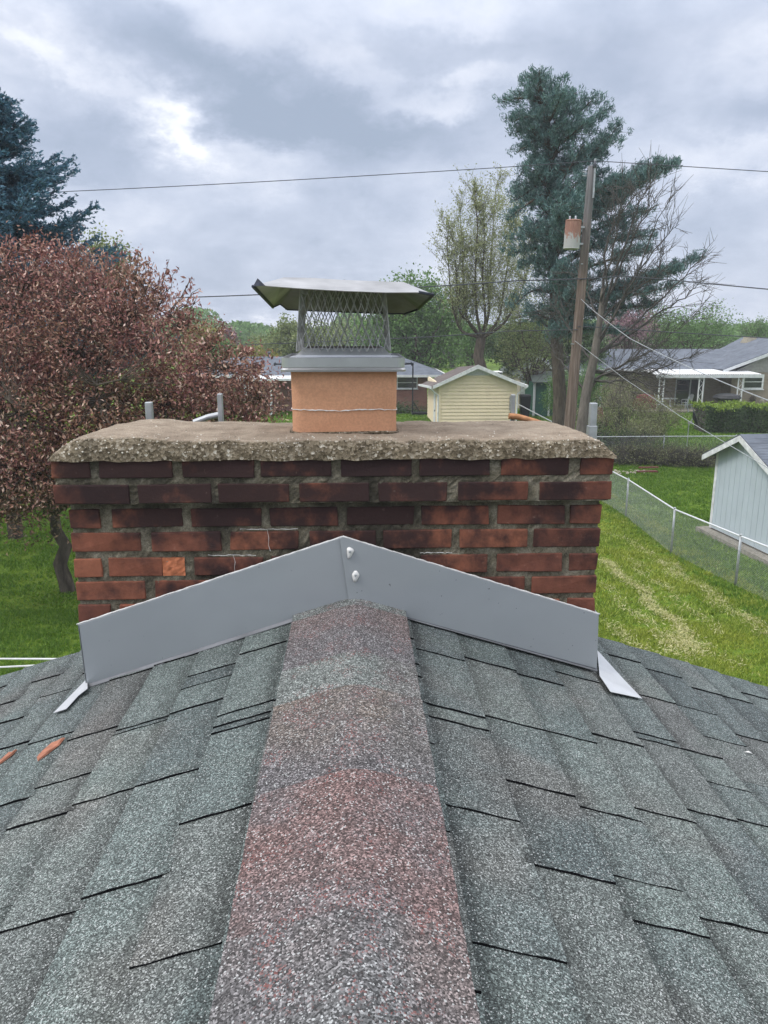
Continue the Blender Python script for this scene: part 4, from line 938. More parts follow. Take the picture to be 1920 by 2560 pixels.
# ---- bare tree right of the pole
Yt = 30; r4 = np.random.default_rng(23); base = P3(1452, 1060, Yt); bare = thing('bare_tree', (base[0], Yt, 0), 'bare leafless tree with spreading branches just right of the utility pole', 'tree'); paths = []
tr = [P3(x, y, Yt) for x, y in ((1452, 1080), (1466, 980), (1486, 890), (1500, 800), (1508, 720))]; TR = np.array([[tr[0][0] - .1, Yt, 0]] + [list(p) for p in tr]); paths.append((TR, np.array([.27, .22, .20, .17, .12, .08])))
bpx = [[(1466, 980), (1500, 940), (1570, 905), (1640, 870), (1700, 820), (1760, 760)], [(1484, 930), (1540, 920), (1590, 890), (1640, 830)], [(1478, 950), (1540, 955), (1600, 950), (1650, 990)], [(1486, 890), (1530, 800), (1580, 700), (1640, 620), (1698, 560)], [(1490, 860), (1540, 780), (1590, 690), (1640, 560), (1676, 497)],
       [(1500, 800), (1530, 700), (1570, 600), (1600, 500), (1622, 470)], [(1504, 760), (1520, 680), (1545, 560), (1560, 485)], [(1508, 720), (1510, 640), (1530, 560), (1592, 480)], [(1500, 800), (1560, 740), (1640, 690), (1660, 620)], [(1486, 890), (1560, 850), (1650, 780), (1720, 740), (1760, 690)],
       [(1480, 910), (1440, 850), (1410, 800), (1380, 760)], [(1500, 800), (1470, 740), (1440, 660)], [(1470, 960), (1530, 925), (1620, 940), (1700, 900), (1760, 880)], [(1500, 800), (1560, 650), (1600, 560), (1640, 500)], [(1484, 930), (1560, 940), (1640, 905), (1690, 930)], [(1470, 980), (1430, 940), (1400, 900), (1375, 860)], [(1486, 890), (1600, 800), (1700, 700), (1760, 640)]]
for b in bpx:
    dy = r4.uniform(-2.5, 2.5); P = np.array([P3(x, y, Yt + dy * k / len(b)) for k, (x, y) in enumerate(b)]); n = 16; uu = np.linspace(0, 1, n); PP = np.stack([np.interp(uu, np.linspace(0, 1, len(b)), P[:, a]) for a in range(3)], 1); PP[1:-1] = (PP[:-2] + PP[1:-1] * 2 + PP[2:]) / 4 + r4.normal(size=(n - 2, 3)) * .03
    paths.append((PP, np.linspace(.055, .009, n)))
    for k in range(26):
        u = r4.uniform(.2, .98); p = np.array([np.interp(u, uu, PP[:, a]) for a in range(3)]); L = r4.uniform(.5, 1.7) * (1.2 - u * .5); g = PP[-1] - PP[0]; g /= np.linalg.norm(g); d = g * .7 + r4.normal(size=3) * .55 + (0, 0, .25); d /= np.linalg.norm(d); e = p + d * L
        paths.append((curve(p, e, 5, .04, .04, r4), np.linspace(.012, .004, 5)))
        for q in range(3): a = p + (e - p) * r4.uniform(.3, .8); f = a + (d + r4.normal(size=3) * .5) * L * .5; paths.append((curve(a, f, 3), np.linspace(.009, .004, 3)))
V, Q = tubes_np(paths[:1 + 0 + 1], 8); np_mesh('trunk', V, Q, M['bark_grey'], bare, smooth=True); V, Q = tubes_np(paths[1:], 4); np_mesh('branches', V, Q, M['twig'], bare, kind='stuff')
trunk2 = [P3(x, y, 31) for x, y in ((1432, 1080), (1436, 960), (1440, 860), (1452, 700))]

# ---- leafy trees in the distance (kind, px, top py, half width px, bottom py, Y, label)
def leafy(name, label, px, top, hw_, bot, Y, mat, seed, leaf=.22, n=260, per=26, group=None, extra=(), shell=.40, bark='bark', cr=.45, cat='tree'):
    cy = (top + bot) / 2; lobes = [lobe(px, cy + (bot - top) * .08, hw_, (bot - top) * .42, Y), lobe(px - hw_ * .25, cy - (bot - top) * .18, hw_ * .62, (bot - top) * .32, Y), lobe(px + hw_ * .3, cy - (bot - top) * .08, hw_ * .6, (bot - top) * .33, Y)] + [lobe(*e) for e in extra]
    r = np.random.default_rng(seed); k = Y / F; cl = sample_lobes(lobes, n, shell, r); b = P3(px, 900, Y); b[2] = 0
    limbs = [l[0] + r.normal(size=3) * l[1] * .4 for l in lobes for _ in range(3)]; zlow = min(l[0][2] - l[1][2] for l in lobes)
    return tree(name, label, cat, b, max(.08, hw_ * k * .06), limbs, cl, leaf, M[mat], M[bark], group, per=per, crad=cr * max(.6, hw_ * k / 4), seed=seed, fork=b + (0, 0, max(.6, zlow * .9)), twig_r=.02, aspect=.75)
leafy('maple_tree', 'large rounded green maple just right of the chimney cap', 1050, 685, 110, 960, 66, 'leaf_green', 31, .22, 620, 34, extra=((965, 850, 95, 85, 66), (1120, 830, 60, 90, 66), (1040, 740, 62, 55, 66), (1000, 790, 70, 60, 64)))
leafy('green_tree', 'soft light green tree seen through the left of the cap screen', 735, 790, 60, 910, 78, 'leaf_lime', 32, .22, 300, 26, extra=((800, 850, 60, 45, 78), (680, 870, 60, 35, 78)))
leafy('green_tree', 'pale green treetop peeking between the spruce and the crabapple', 260, 588, 45, 760, 40, 'leaf_lime', 33, .14, 220, 20, extra=((300, 660, 30, 50, 40),))
leafy('yellow_tree', 'yellow-green rounded tree low on the horizon left of the cap', 515, 812, 62, 900, 84, 'leaf_yellow', 34, .2, 220, 30)
leafy('purple_tree', 'small dark purple tree in front of the yellow-green one', 566, 815, 24, 890, 70, 'leaf_pink', 35, .2, 60, 24, extra=((560, 860, 30, 30, 70),))
leafy('green_tree', 'dark green shrub-like tree behind the red brick house, left end', 560, 845, 38, 925, 66, 'leaf_green', 36, .2, 120, 24)
leafy('yellow_tree', 'small yellowish tree behind the red brick house roof ridge', 650, 870, 45, 925, 74, 'leaf_yellow', 37, .2, 90, 24)
leafy('bare_hedge_tree', 'thin bare tree with faint buds on the horizon left of the cap', 650, 830, 40, 900, 95, 'leaf_olive', 38, .12, 160, 8, cr=.6)
leafy('redbud_tree', 'pinkish redbud tree behind the bare tree right of the pole', 1570, 745, 70, 890, 64, 'leaf_pink', 39, .13, 260, 22)
leafy('green_tree', 'yellow-green young tree between the budding tree and the pine', 1330, 720, 75, 960, 54, 'leaf_lime', 40, .13, 420, 18, extra=((1270, 800, 60, 80, 54), (1390, 830, 50, 70, 54), (1330, 880, 90, 50, 54)))
leafy('green_tree', 'green tree behind the grey roof, left of the wing chimney', 1720, 772, 95, 900, 74, 'leaf_green', 41, .2, 330, 24, extra=((1650, 830, 60, 50, 74), (1790, 820, 45, 60, 74)))
leafy('green_tree', 'feathery green tree rising right of the stone chimney', 1893, 792, 40, 880, 80, 'leaf_green', 42, .17, 130, 18, extra=((1860, 815, 26, 20, 80),))
leafy('green_tree', 'dark green tree behind the pine foot and cream garage', 1440, 790, 80, 960, 60, 'leaf_dark', 43, .2, 320, 24)
leafy('green_tree', 'bushy dark green tree behind the yellow shed roof, right half', 1290, 790, 60, 940, 60, 'leaf_dark', 44, .2, 260, 24, extra=((1240, 860, 50, 45, 60),))
leafy('green_tree', 'green tree far off above the cream garage gable', 1180, 800, 50, 930, 72, 'leaf_green', 45, .2, 160, 24)
for k, (px, top, hw_, Y, mt, lab) in enumerate(((-160, 760, 110, 110, 'leaf_green', 'distant green tree left of everything, beyond the crabapple'), (90, 770, 120, 120, 'leaf_dark', 'distant dark tree hidden deep behind the crabapple crown'), (330, 775, 100, 105, 'leaf_green', 'distant green tree behind the right half of the crabapple'),
        (870, 805, 90, 120, 'leaf_lime', 'distant pale tree seen through the cap screen, left of the maple'), (1600, 800, 90, 110, 'leaf_dark', 'distant dark tree behind the redbud and the grey roof'), (2050, 770, 120, 90, 'leaf_green', 'distant tree past the right end of the ranch house roof'),
        (2300, 740, 130, 95, 'leaf_dark', 'farthest right dark tree beyond the ranch house'), (1130, 800, 100, 115, 'leaf_dark', 'distant dark tree behind the budding tree trunk'))):
    leafy('horizon_tree', lab, px, top, hw_, 900, Y, mt, 50 + k, .34, 200, 26, group='distant trees along the horizon')
rw = np.random.default_rng(99); n = 60000; X = rw.uniform(-150, 190, n); Yv = 150 + rw.random(n) * 25; hh = 6.6 + 2.2 * (vnoise(X + 300, X * 0, .09, 12) - .5) * 2 + 1.2 * (vnoise(X + 300, X * 0, .4, 13) - .5) * 2
C = np.stack([X, Yv, hh * rw.random(n) ** .6], 1); V, Q = leaf_cloud(C, .9, .75, 0, None, 14); np_mesh('far_woods', V, Q, M['leaf_green'], None, kind='stuff', label='far-off mass of green woods closing the horizon', category='woods')

# ------------------------------------------------------------------ shrubs and hedge
def bush(name, label, cat, c, rad, mat, seed, leaf=.08, n=200, per=30, bare=0, top=None, cr=.14, group=None, stemmat='twig'):
    r = np.random.default_rng(seed); c = np.array(c, float); t = thing(name, (c[0], c[1], 0), label, cat, group); rad = np.array(rad, float)
    d = r.normal(size=(n, 3)); d /= np.linalg.norm(d, axis=1)[:, None]; cl = c + d * (r.random(n) ** .4)[:, None] * rad; cl = cl[cl[:, 2] > .05]; paths = []
    for q in cl[:max(30, bare)]:
        b = np.array([c[0] + (q[0] - c[0]) * .25, c[1] + (q[1] - c[1]) * .25, 0]); e = q + (q - b) * r.uniform(0, .12); paths.append((curve(b, e, 6, .10, .06, r), np.linspace(.018, .005, 6)))
        if bare:
            for g in range(4): a = b + (e - b) * r.uniform(.4, .9); paths.append((curve(a, a + r.normal(size=3) * .35 + (0, 0, .2), 4, 0, .03, r), np.linspace(.008, .003, 4)))
    V, Q = tubes_np(paths, 4); np_mesh('stems', V, Q, M[stemmat], t)
    C = np.repeat(cl, per, 0) + r.normal(size=(len(cl) * per, 3)) * cr; C = C[C[:, 2] > .03]; V, Q = leaf_cloud(C, leaf, .6, 0, None, seed + 1); np_mesh('leaves', V, Q, M[mat], t)
    return t
h0, h1 = G(1745, 1088), A(2150, 1050, 43.5); Yh = 44.2
hedge = thing('hedge', (24, Yh, 0), 'thick clipped green hedge with bright new growth on top, behind blue shed', 'hedge'); rh = np.random.default_rng(77)
hx0 = A(1738, 1040, Yh).x; hzt = A(1800, 1018, Yh - 1).z
n = 26000; C = np.stack([rh.uniform(hx0, hx0 + 13, n), Yh + rh.uniform(-1.1, 1.1, n), rh.random(n) ** .8 * hzt], 1); f = rh.random(n) < .62; C[f, 1] = Yh - 1.1 + np.abs(rh.normal(size=f.sum())) * .12
C[:, 0] += (C[:, 0] < hx0 + .5) * rh.random(n) * .2; lump = .16 * np.sin(C[:, 0] * 2.3) + .10 * np.sin(C[:, 0] * 5.1 + 1); C[:, 2] *= 1 + lump * .35; C[:, 1] += .14 * np.sin(C[:, 0] * 3.1)
V, Q = leaf_cloud(C, .12, .7, 0, None, 3); np_mesh('leaves', V, Q, M['leaf_dark'], hedge)
n = 9000; x = rh.uniform(hx0 - .05, hx0 + 13, n); C = np.stack([x, Yh + rh.uniform(-1.2, 1.1, n), hzt * (1 + (.16 * np.sin(x * 2.3) + .10 * np.sin(x * 5.1 + 1)) * .35) + rh.normal(size=n) * .09 - .04], 1); V, Q = leaf_cloud(C, .13, .6, -.6, None, 4); np_mesh('new_growth', V, Q, M['leaf_hedge_top'], hedge)
mb = MB(); mb.box(hx0 + .35, hx0 + 12.8, Yh - .8, Yh + .8, 0, hzt - .22); mb.build('stems', M['twig'], hedge)
def gp(px, py): p = G(px, py); return p
for k, (px, py, Yd, rx, rz, mt, lab, sd, br) in enumerate((
    (1560, 1000, 44, 1.9, 1.5, 'leaf_olive', 'olive budding shrub in front of the tan house wall, left of porch', 61, 60), (1640, 1040, 42, 1.7, 1.0, 'leaf_olive', 'low bare shrub below the porch posts, left of the satellite dish', 62, 60),
    (1480, 1060, 41, 1.4, 1.1, 'leaf_olive', 'brushy shrub right beside the bare tree trunk', 63, 40), (1405, 985, 47, 1.2, 1.5, 'leaf_green', 'leafy green shrub covering the left of the green outbuilding', 64, 0),
    (1480, 965, 49, 1.0, 1.6, 'leaf_green', 'ivy-like green shrub by the white downspout of the outbuilding', 65, 0), (1600, 1080, 40, 1.3, .6, 'leaf_olive', 'scrubby low bush directly behind the rear fence, left of dish post', 66, 40))):
    c = A(px, py, Yd); bush('shrub', lab, 'shrub', (c.x, Yd, max(.5, c.z)), (rx, 1.2, rz), mt, sd, .09, 210, 16 if br else 34, br)
bush('shrub', 'dark low shrub against the red brick house wall under the window', 'shrub', (A(1010, 1000, 53.5).x, 54.2, .25), (2.8, .4, .5), 'leaf_dark', 67, .1, 150, 24)
bush('shrub', 'dark tangled shrub bed in front of the rear chain-link fence', 'shrub', (A(1600, 1150, 34).x, 33.6, .25), (2.6, 1.0, .62), 'leaf_olive', 68, .07, 420, 12, 300)
bush('shrub', 'brown brushy shrub bed between the rear fence and the blue shed', 'shrub', (A(1735, 1150, 33).x, 33.0, .2), (2.0, 1.0, .62), 'leaf_olive', 69, .07, 360, 12, 300)
bush('shrub', 'dense scrub growing through the rear fence mesh beside the crown', 'shrub', (A(1530, 1120, 36).x, 36.6, .4), (2.4, .6, .85), 'leaf_dark', 70, .08, 200, 22, 120)

# ------------------------------------------------------------------ utility pole and wires
YP = 27.0
pt_, pb_ = A(1480, 415, YP), A(1424, 1062, YP); dirp = (pt_ - pb_); pbase = pb_ - dirp * (pb_.z / dirp.z)
pole = thing('utility_pole', tuple(pbase), 'leaning weathered wooden utility pole right of the chimney', 'utility pole')
mb = MB(); n = 14; mb.tube([pbase.lerp(pt_, k / n) for k in range(n + 1)], [.215 - .09 * k / n for k in range(n + 1)], 16); mb.build('shaft', M['pole'], pole, smooth=True)
mb = MB(); q = pt_ + Vector((.06, -.13, -.1)); mb.box(q.x - .03, q.x + .03, q.y - .03, q.y + .03, q.z - .9, q.z + .30); mb.build('pin_bracket', M['grey_metal'], pole)
ins = A(1488, 405, YP - .13); mb = MB(); mb.lathe(ins - Vector((0, 0, .18)), [(.04, 0), (.075, .02), (.05, .06), (.07, .09), (.045, .13), (.05, .18), (.03, .21)], 12); mb.build('insulator', M['dark_metal'], pole, smooth=True)
for (x, y) in ((1466, 430), (1466, 440), (1462, 660), (1436, 860)):
    c = A(x, y, YP - .1); mb = MB(); mb.tube([c, c + Vector((-.14, -.05, 0))], .018, 6); mb.build('step_bolt', M['grey_metal'], pole)
mb = MB(); a, b = pbase.lerp(pt_, .02) + Vector((.10, -.20, 0)), pbase.lerp(pt_, .86) + Vector((.07, -.12, 0)); mb.tube([a, b], .022, 6); mb.build('ground_wire_guard', M['pole'], pole)
ta, tb_ = A(1434, 552, YP - .3), A(1428, 622, YP - .3); tr_ = thing('transformer', tuple(tb_), 'rusted grey cylindrical transformer can hung on the left of the utility pole', 'transformer')
ax = (ta - tb_); mb = MB(); mb.tube([tb_ - ax * .02, tb_, tb_ + ax * .03, tb_ + ax * .97, ta, ta + ax * .03], [.24, .268, .262, .262, .275, .24], 24); mb.build('tank', M['rust'], tr_, smooth=False)
for k, (dx, dy) in enumerate(((.05, -.05), (-.12, .02))):
    mb = MB(); c = ta + Vector((dx, dy, .03)); mb.lathe(c, [(.03, 0), (.04, .03), (.025, .05), (.035, .08), (.02, .12)], 10); mb.build('bushing', M['grey_metal'], tr_, smooth=True)
for f in (.2, .8): c = tb_.lerp(ta, f); p = pbase.lerp(pt_, (c.z) / pt_.z); mb = MB(); mb.beam(c + Vector((.2, .1, 0)), p, .08, .06); mb.build('hanger', M['grey_metal'], tr_)
def wire(name, label, pts, r, mat='dark_metal', sagf=0.0, group='overhead wires'):
    P = [A(*p) for p in pts]; out = []
    for i in range(len(P) - 1):
        a, b = P[i], P[i + 1]; n = 14; sg = sagf * (b - a).length
        for k in range(n + (i == len(P) - 2)): t = k / n; q = a.lerp(b, t); q.z -= sg * 4 * t * (1 - t); out.append(q)
    mb = MB(); mb.tube(out, r, 5); mb.build(name, M[mat], None, label=label, category='wire', group=group)
wire('power_line', 'topmost thin wire from the pole top across the open sky to the left', [(-700, 520, YP + 2), (180, 478, YP + 1), (1000, 434, YP), (1487, 402, YP - .13)], .013, sagf=.002)
wire('power_line', 'topmost wire running right from the insulator on the pole top', [(1487, 402, YP - .13), (1920, 429, YP - 1), (2600, 470, YP - 3)], .013)
wire('telephone_cable', 'thick wavy cable behind the chimney cap, left of the pole', [(-400, 770, YP + 3), (480, 743, YP + 2), (640, 737, YP + 1.5), (1080, 716, YP + .8), (1290, 702, YP + .3), (1457, 697, YP - .16)], .020, sagf=.001)
wire('telephone_cable', 'cable sloping gently down to the right from mid pole', [(1457, 697, YP - .16), (1560, 690, YP), (1700, 702, YP), (1920, 723, YP - .5), (2600, 790, YP - 2)], .020, sagf=.001)
wire('telephone_cable', 'lowest thin wire crossing low over the red brick house, left of the pole', [(-300, 880, 32), (560, 864, 31), (640, 861, 30.5), (1080, 842, 29), (1270, 828, 28), (1444, 824, YP - .18)], .016, sagf=.001)
wire('telephone_cable', 'lowest wire passing in front of the grey house roof, right of pole', [(1444, 816, YP - .18), (1510, 819, YP), (1700, 832, YP), (1920, 845, YP - .5), (2600, 900, YP - 2)], .016)
wire('service_drop', 'pale twisted service cable slanting steeply down to the right over the grey house', [(1453, 748, YP - .25), (1476, 770, YP - 1), (1576, 847, YP - 6), (1760, 935, YP - 11), (1920, 1001, YP - 14), (2300, 1130, YP - 19)], .010, 'grey_metal', .003)
wire('service_drop', 'thin cable slanting from mid pole down past the blue shed roof', [(1437, 852, YP - .2), (1560, 946, YP - 3), (1700, 1040, YP - 7), (1920, 1170, YP - 12), (2300, 1400, YP - 16)], .008, 'grey_metal')
wire('service_drop', 'short thin cable from the yellow shed corner down behind the crown', [(1291, 1008, 44), (1340, 1034, 41), (1395, 1062, 38), (1500, 1130, 34)], .03, 'grey_metal')
wire('gable_cable', 'upper of two white cables in front of the lawn, lower left', [(-500, 1640, 4.2), (0, 1647, 3.4), (210, 1648, 2.9), (420, 1650, 2.46)], .0042, 'white_paint', 0, 'white cables by the roof edge')
wire('gable_cable', 'lower of two white cables in front of the lawn, lower left', [(-500, 1690, 4.2), (0, 1668, 3.4), (210, 1658, 2.9), (420, 1652, 2.46)], .0042, 'white_paint', 0, 'white cables by the roof edge')

# ------------------------------------------------------------------ chain-link fences
def fence(label, pts, h, cell=.055, skip=()):
    """pts: ground points; posts at each, fabric and rail between"""
    t = thing('chain_link_fence', tuple(pts[0]), label, 'fence', None)
    for i, p in enumerate(pts):
        mb = MB(); r = .030; mb.tube([Vector(p), Vector(p) + Vector((0, 0, h + .02))], r, 10); mb.lathe(Vector(p) + Vector((0, 0, h + .02)), [(.034, -.02), (.034, .01), (.018, .035)], 10); mb.build('post', M['grey_metal'], t, smooth=True)
    top = [Vector(p) + Vector((0, 0, h - .01)) for p in pts]; mb = MB(); mb.tube(top, .021, 8); mb.build('top_rail', M['white_trim'], t, smooth=True)
    for a, b in zip(pts[:-1], pts[1:]):
        a, b = Vector(a), Vector(b); L = (b - a).length; d = (b - a) / L; off = Vector((d.y, -d.x, 0)) * .026; paths = []; n = int(L / cell); H_ = h - .06
        for k in range(-int(H_ / cell) - 1, n + 1):
            for sg in (1, -1):
                u0, w0, u1, w1 = (k * cell, 0, k * cell + H_, H_) if sg > 0 else (k * cell, H_, k * cell + H_, 0)
                if u0 < 0: f = -u0 / (u1 - u0); w0 += (w1 - w0) * f; u0 = 0
                if u1 > L: f = (L - u0) / (u1 - u0); w1 = w0 + (w1 - w0) * f; u1 = L
                if u1 - u0 < .01: continue
                P = [a + d * u0 + off + Vector((0, 0, w0 + .04)), a + d * u1 + off + Vector((0, 0, w1 + .04))]; paths.append(([tuple(q) for q in P], [.0017, .0017]))
        V, Q = tubes_np(paths, 3); np_mesh('mesh_fabric', V, Q, M['grey_metal'], t, kind='stuff')
f1 = [A(1520, 1240, 33), G(1564, 1293), G(1677, 1384), G(1838, 1466)]; f1[0] = Vector((f1[0].x, 31.5, 0)); f1[0].x = f1[1].x - .25
d = (f1[3] - f1[2]); f1 += [f1[3] + d * 1.05 + Vector((.1, 0, 0)), f1[3] + d * 2.1 + Vector((.2, 0, 0)), f1[3] + d * 3.2 + Vector((.3, 0, 0))]
fence('chain-link fence with a bright top rail running along the right lawn', f1, 1.24)
f2y = 36.0; fence('rear chain-link fence with a straight top rail behind the brush bed', [Vector((A(x, 1100, f2y).x, f2y, 0)) for x in (1300, 1480, 1660, 1840, 2020)], A(1660, 1091, f2y).z + .01, .06)

# ------------------------------------------------------------------ pale blue shed at right
bs = thing('blue_shed', tuple(G(1772, 1322)), 'pale blue shed with white trim beyond the fence at the right edge', 'shed')
c0 = G(1776, 1318, .16); c1 = G(1925, 1388, .16); dW = (c1 - c0).normalized(); apx = c0 + dW * 1.48; Wd = 2.96; nrm = Vector((dW.y, -dW.x, 0)); nrm = nrm if nrm.x < 0 else -nrm
out_ = -nrm; eh = 2.28; ah = eh + .62
def W(s, z, d=0.0): return c0 + dW * s + Vector((0, 0, z)) + nrm * d
mb = MB(); mb.slab([W(0, 0), W(Wd, 0), W(Wd, eh), W(Wd / 2, ah), W(0, eh)], out_ * .06)
mb.slab([W(0, 0), W(0, eh), W(0, eh) + out_ * 3.6, W(0, 0) + out_ * 3.6], dW * .05); mb.slab([W(Wd, 0), W(Wd, eh), W(Wd, eh) + out_ * 3.6, W(Wd, 0) + out_ * 3.6], -dW * .05); mb.build('wall', M['blue_vinyl'], bs)
np_ = 12; pw = Wd / np_
def roofline(s): return eh + (ah - eh) * (1 - abs(s - Wd / 2) / (Wd / 2))
for k in range(np_):
    a, b = k * pw + .006, (k + 1) * pw - .006; mb = MB(); top = [W(b, roofline(b), .001), W(a, roofline(a), .001)]
    if a < Wd / 2 < b: top = [W(b, roofline(b), .001), W(Wd / 2, ah, .001), W(a, roofline(a), .001)]
    mb.slab([W(a, 0, .001), W(b, 0, .001)] + top, nrm * .012); mb.build('siding_panel', M['blue_vinyl'], bs)
mb = MB(); mb.slab([W(-.02, 0, .014), W(.09, 0, .014), W(.09, eh - .02, .014), W(-.02, eh - .05, .014)], nrm * .02); mb.build('corner_board', M['white_paint'], bs)
for (a, b) in ((-.28, Wd / 2), (Wd + .28, Wd / 2)):
    sl = (ah - eh) / (Wd / 2); za = eh - .28 * sl; ov = .30; mb = MB()
    mb.slab([W(a, za - .02, ov), W(b, ah + .06, ov), W(b, ah - .10, ov), W(a, za - .17, ov)], nrm * .03); mb.build('rake_board', M['white_paint'], bs)
    mb = MB(); mb.slab([W(a, za, ov), W(b, ah + .08, ov), W(b, ah + .08, -3.8), W(a, za, -3.8)], Vector((0, 0, -.05))); mb.build('roof', M['roof_slate'], bs)
    k = 0
    while k < 8:
        t0 = k / 8; p0 = W(a + (b - a) * t0, za + (ah + .08 - za) * t0 + .012, ov + .02); p1 = W(a + (b - a) * (t0 + .125), za + (ah + .08 - za) * (t0 + .125) + .004, ov + .02); mb = MB(); mb.slab([p0, p1, p1 + out_ * 4.1, p0 + out_ * 4.1], Vector((0, 0, .012))); mb.build('shingle_course', M['roof_slate'], bs); k += 1
mb = MB(); mb.slab([W(-.25, -.17, .32), W(Wd + .35, -.17, .32), W(Wd + .35, -.17, -3.9), W(-.35, -.17, -3.9)], Vector((0, 0, .14))); mb.build('concrete_slab', M['concrete'], bs)
mb = MB(); mb.slab([W(.0, -.02, .02), W(Wd, -.02, .02), W(Wd, -.02, -.05), W(0, -.02, -.05)], Vector((0, 0, .035))); mb.build('sill_plate', M['bark'], bs)

# ------------------------------------------------------------------ yellow shed
Ys = 45.0; Yl = 52.0
wlx, wrx = A(1098, 1000, Ys).x, A(1289, 1000, Ys).x; apx_ = A(1193, 913, Ys); el = A(1082, 966, Ys - .35); er = A(1314, 963, Ys - .35)
ysh = thing('yellow_shed', (wlx, Ys, 0), 'pale yellow clapboard shed with brown roof and white trim behind the crown', 'shed')
rzl = lambda x: (el.z + (apx_.z - el.z) * (x - el.x) / (apx_.x - el.x)) if x < apx_.x else (er.z + (apx_.z - er.z) * (x - er.x) / (apx_.x - er.x))
mb = MB(); mb.slab([(wlx, Ys + .03, 0), (wrx, Ys + .03, 0), (wrx, Ys + .03, rzl(wrx) - .06), (apx_.x, Ys + .03, apx_.z - .06), (wlx, Ys + .03, rzl(wlx) - .06)], (0, .1, 0)); mb.box(wlx, wlx + .1, Ys + .131, Yl, 0, rzl(wlx) - .1); mb.box(wrx - .1, wrx, Ys + .131, Yl, 0, rzl(wrx) - .1); mb.build('wall', M['yellow_vinyl'], ysh)
z = .1; bh = .20
while z < apx_.z - .35:
    z1 = z + bh; xs = [x for x in np.linspace(wlx + .1, wrx - .1, 120) if rzl(x) - .16 > z1 - .02]
    if len(xs) > 2:
        a, b = xs[0], xs[-1]; mb = MB(); mb.raw([(a, Ys + .028, z), (b, Ys + .028, z), (b, Ys + .028, z1), (a, Ys + .028, z1), (a, Ys - .022, z), (b, Ys - .022, z), (b, Ys + .014, z1), (a, Ys + .014, z1)], [(4, 5, 6, 7), (0, 1, 5, 4)[::-1], (3, 7, 6, 2)]); mb.build('clapboard', M['yellow_vinyl'], ysh)
    z = z1
z = .1
while z < rzl(wlx) - .2: mb = MB(); mb.raw([(wlx + .0, Ys + .1, z), (wlx, Yl, z), (wlx, Yl, z + bh), (wlx, Ys + .1, z + bh), (wlx - .035, Ys + .1, z), (wlx - .035, Yl, z), (wlx - .005, Yl, z + bh), (wlx - .005, Ys + .1, z + bh)], [(4, 7, 6, 5), (0, 4, 5, 1)]); mb.build('clapboard', M['yellow_vinyl'], ysh); z += bh
for x in (wlx - .04, wrx - .10): mb = MB(); mb.box(x, x + .14, Ys - .05, Ys + .02, 0, rzl(x + .07) - .2); mb.build('corner_board', M['yellow_vinyl'], ysh)
mb = MB(); mb.slab([(apx_.x - .95, Ys - .03, apx_.z - .58), (apx_.x + .95, Ys - .03, apx_.z - .58), (apx_.x, Ys - .03, apx_.z - .12)], (0, .03, 0)); mb.build('gable_vent_panel', M['flash_white'], ysh)
far_l = A(1052, 960, Yl); far_a = A(1148, 917, Yl); far_r = Vector((er.x, Yl, er.z + .03))
for (e, f) in ((el, far_l), (er, far_r)):
    an = Vector((apx_.x, Ys - .35, apx_.z + .02)); mb = MB(); mb.slab([e, an, far_a, f] if e is el else [an, e, f, far_a], (0, 0, -.06)); mb.build('roof', M['roof_brown'], ysh)
    mb = MB(); mb.slab([e + Vector((0, -.03, .03)), an + Vector((0, -.03, .03)), an + Vector((0, -.03, -.20)), e + Vector((0, -.03, -.16))], (0, .028, 0)); mb.build('rake_board', M['white_paint'], ysh)
    mb = MB(); sx = -.12 if e is el else .12; mb.beam(e + Vector((sx, .1, -.06)), f + Vector((sx, 0, -.06)), .13, .12); mb.build('gutter', M['white_paint'], ysh)
    wx = wlx - .07 if e is el else wrx + .07; mb = MB(); mb.tube([e + Vector((sx, .1, -.12)), Vector((wx, Ys - .03, e.z - .55)), Vector((wx, Ys - .03, .1))], .05, 6); mb.build('downspout', M['white_paint'], ysh)
mb = MB(); mb.box(wlx - .06, wlx - .036, Ys + 1.6, Ys + 2.6, 0, 2.05); mb.build('door', M['white_paint'], ysh); mb = MB(); mb.box(wlx - .09, wlx - .062, Ys + 1.72, Ys + 1.80, .95, 1.05); mb.build('handle', M['dark_metal'], ysh)
a = A(1274, 990, Ys); b = A(1284, 1025, Ys); mb = MB(); mb.box(a.x, b.x, Ys - .06, Ys - .03, b.z, a.z); mb.build('grey_access_panel', M['grey_siding'], ysh)

# ------------------------------------------------------------------ houses
def window(parent, x0, x1, z0, z1, Y, fr=.07, mull=1, mat='white_paint'):
    mb = MB(); mb.box(x0, x1, Y - .05, Y, z0, z0 + fr); mb.box(x0, x1, Y - .05, Y, z1 - fr, z1); mb.box(x0, x0 + fr, Y - .05, Y, z0 + fr, z1 - fr); mb.box(x1 - fr, x1, Y - .05, Y, z0 + fr, z1 - fr)
    if mull: mb.box(x0 + fr, x1 - fr, Y - .045, Y - .005, (z0 + z1) / 2 - .025, (z0 + z1) / 2 + .025)
    w = mb.build('window', M[mat], parent); mb = MB(); mb.box(x0 + fr, x1 - fr, Y - .02, Y - .008, z0 + fr, z1 - fr); mb.build('pane', M['glass'], w)
    mb = MB(); mb.box(x0 - .05, x1 + .05, Y - .12, Y - .051, z0 - .05, z0 - .002); mb.build('sill', M[mat], w); return w
def AX(px, Y, py=950): return A(px, py, Y).x
def AZ(py, Y, px=960): return A(px, py, Y).z
